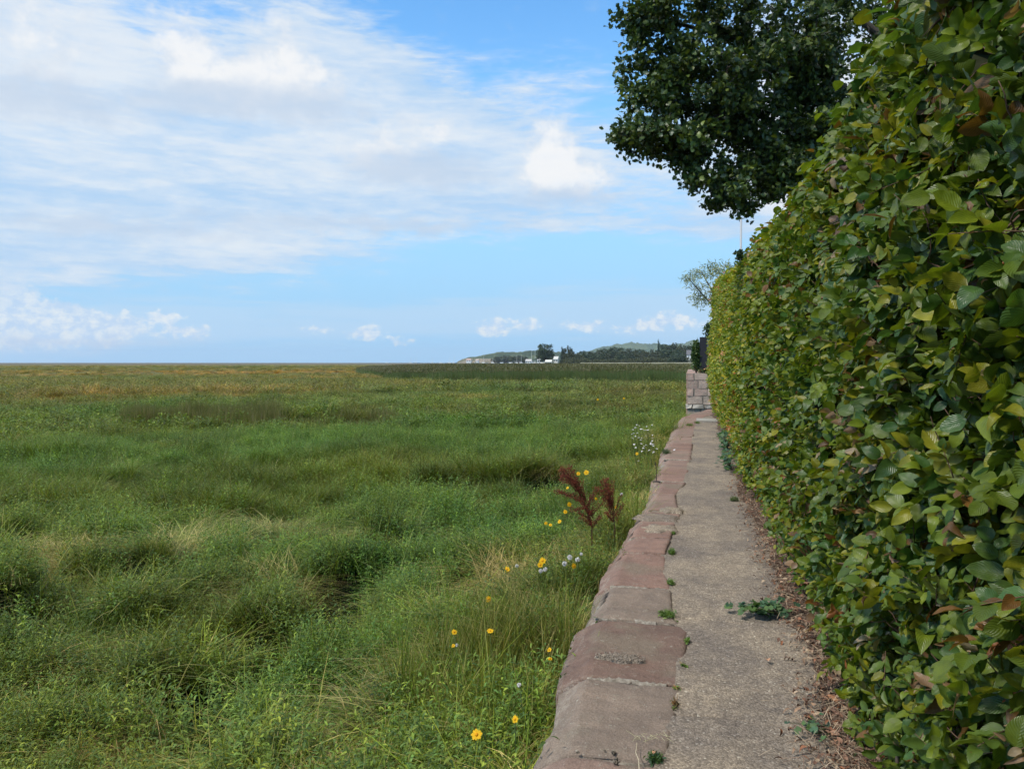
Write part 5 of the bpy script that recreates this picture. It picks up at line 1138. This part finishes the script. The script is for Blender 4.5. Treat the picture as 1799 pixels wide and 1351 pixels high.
for k, a in enumerate([(680, 900, 9, 0, (.5, .52, .5), 'grey boat farthest left on the horizon'), (722, 900, 9, 8, wht, 'tall-masted boat in the left pair on the horizon'), (731, 900, 9, 8, blu, 'dark boat close beside the tall-masted one on the left'), (760, 850, 7, 6, wht, 'small masted boat alone on the horizon'), (775, 850, 8, 0, wht, 'low white boat without a mast on the horizon'), (790, 800, 9, 7, wht, 'white masted boat just left of the cliff'),
        (798, 800, 8, 8, blu, 'masted boat touching the left foot of the cliff'), (835, 650, 7, 0, wht, 'white boat below the white cottages on the cliff'), (850, 640, 8, 9, wht, 'white boat with a tall pale mast under the headland'), (866, 620, 7, 5, wht, 'white short-masted boat right of the tall pale mast'), (882, 600, 8, 0, blu, 'blue-grey boat in the middle of the yard'), (898, 600, 9, 0, wht, 'long white boat in the middle of the yard'),
        (908, 590, 7, 7, wht, 'white masted boat right of the long white one'), (916, 580, 7, 7, wht, 'white masted boat left of the white shed'), (934, 520, 8, 10.5, wht, 'white boat with the left one of two tall masts'), (940, 520, 8, 10.5, (.70, .62, .5), 'cream boat with the right one of two tall masts'), (956, 400, 8, 0, yel, 'yellow-hulled boat at the foot of the lone rounded tree')]):
    boat(*a, zb=1.0, rz=rng.uniform(-.4, .4)+.1)
def house(px, ytop, wpx, d, col, roof, label, nwin=2):
    p_ = PD(px, 637, d); wd = wpx/FPX*d; zt = EYE+(637-ytop)/FPX*d; zb = -.8; e = empty('white_house', (p_[0], p_[1], zb), label, 'building', 'buildings on the far shore'); h = zt-zb; dp = max(5, wd*.7); eh = h*.72 if h > 4 else h*.7
    mb = MB(); mb.box((-wd/2, 0, 0), (wd/2, dp, eh), col); mb.add([(-wd/2, .002, eh), (-wd/2, dp, eh), (-wd/2, dp/2, h-.1)], [(0, 1, 2)], col); mb.add([(wd/2, .002, eh), (wd/2, dp, eh), (wd/2, dp/2, h-.1)], [(0, 2, 1)], col); mb.build('wall', M_plain, e)
    mb = MB(); mb.add([(-wd/2-.2, -.3, eh-.05), (wd/2+.2, -.3, eh-.05), (wd/2+.2, dp/2, h), (-wd/2-.2, dp/2, h), (-wd/2-.2, dp+.3, eh-.05), (wd/2+.2, dp+.3, eh-.05)], [(0, 1, 2, 3), (3, 2, 5, 4)], roof); mb.build('roof', M_plain, e)
    for q in range(nwin):
        x = -wd/2+wd*(q+.5)/nwin; mb = MB(); mb.box((x-wd*.09, -.05, eh*.72), (x+wd*.09, .03, eh*.9), (.04, .045, .05)); mb.build('window', M_plain, e)
house(928, 631, 10, 560, wht, (.42, .40, .38), 'white shed with a grey roof left of the two tall masts', 3)
house(948, 629, 9, 480, wht, (.55, .55, .54), 'white shed just left of the lone rounded tree', 2)
house(963, 632, 11, 395, (.58, .56, .48), (.50, .49, .44), 'pale long shed at the foot of the lone rounded tree', 3)
house(976, 626, 7, 398, (.60, .58, .52), (.46, .45, .41), 'white house on the slope right of the lone rounded tree', 2)
house(823, 630, 8, 1200, wht, (.38, .25, .2), 'white cottage on top of the pale cliff', 2)
house(838, 631, 5, 1200, wht, (.38, .3, .25), 'smaller white cottage beside the one on the cliff', 1)
house(1210, 615, 7, 395, wht, (.10, .10, .11), 'white gabled house among the trees on the right', 1)
house(1195, 611, 8, 900, wht, (.3, .2, .17), 'pale house high in the wood left of the white gabled one', 1)

# ---------------------------------------------------------------- the air
m, t, o = new_mat('haze'); g = NG(t); pv = g.n('ShaderNodeVolumePrincipled'); pv.inputs['Color'].default_value = (.72, .84, 1, 1); pv.inputs['Density'].default_value = .00010; pv.inputs['Anisotropy'].default_value = .2
g.l(pv.outputs[0], o.inputs['Volume'])
mb = MB(); mb.box((-6200, -800, -6), (6200, 6200, 110)); tag(mb.build('haze', m), 'thin blue air over the marsh', 'haze', kind='stuff')
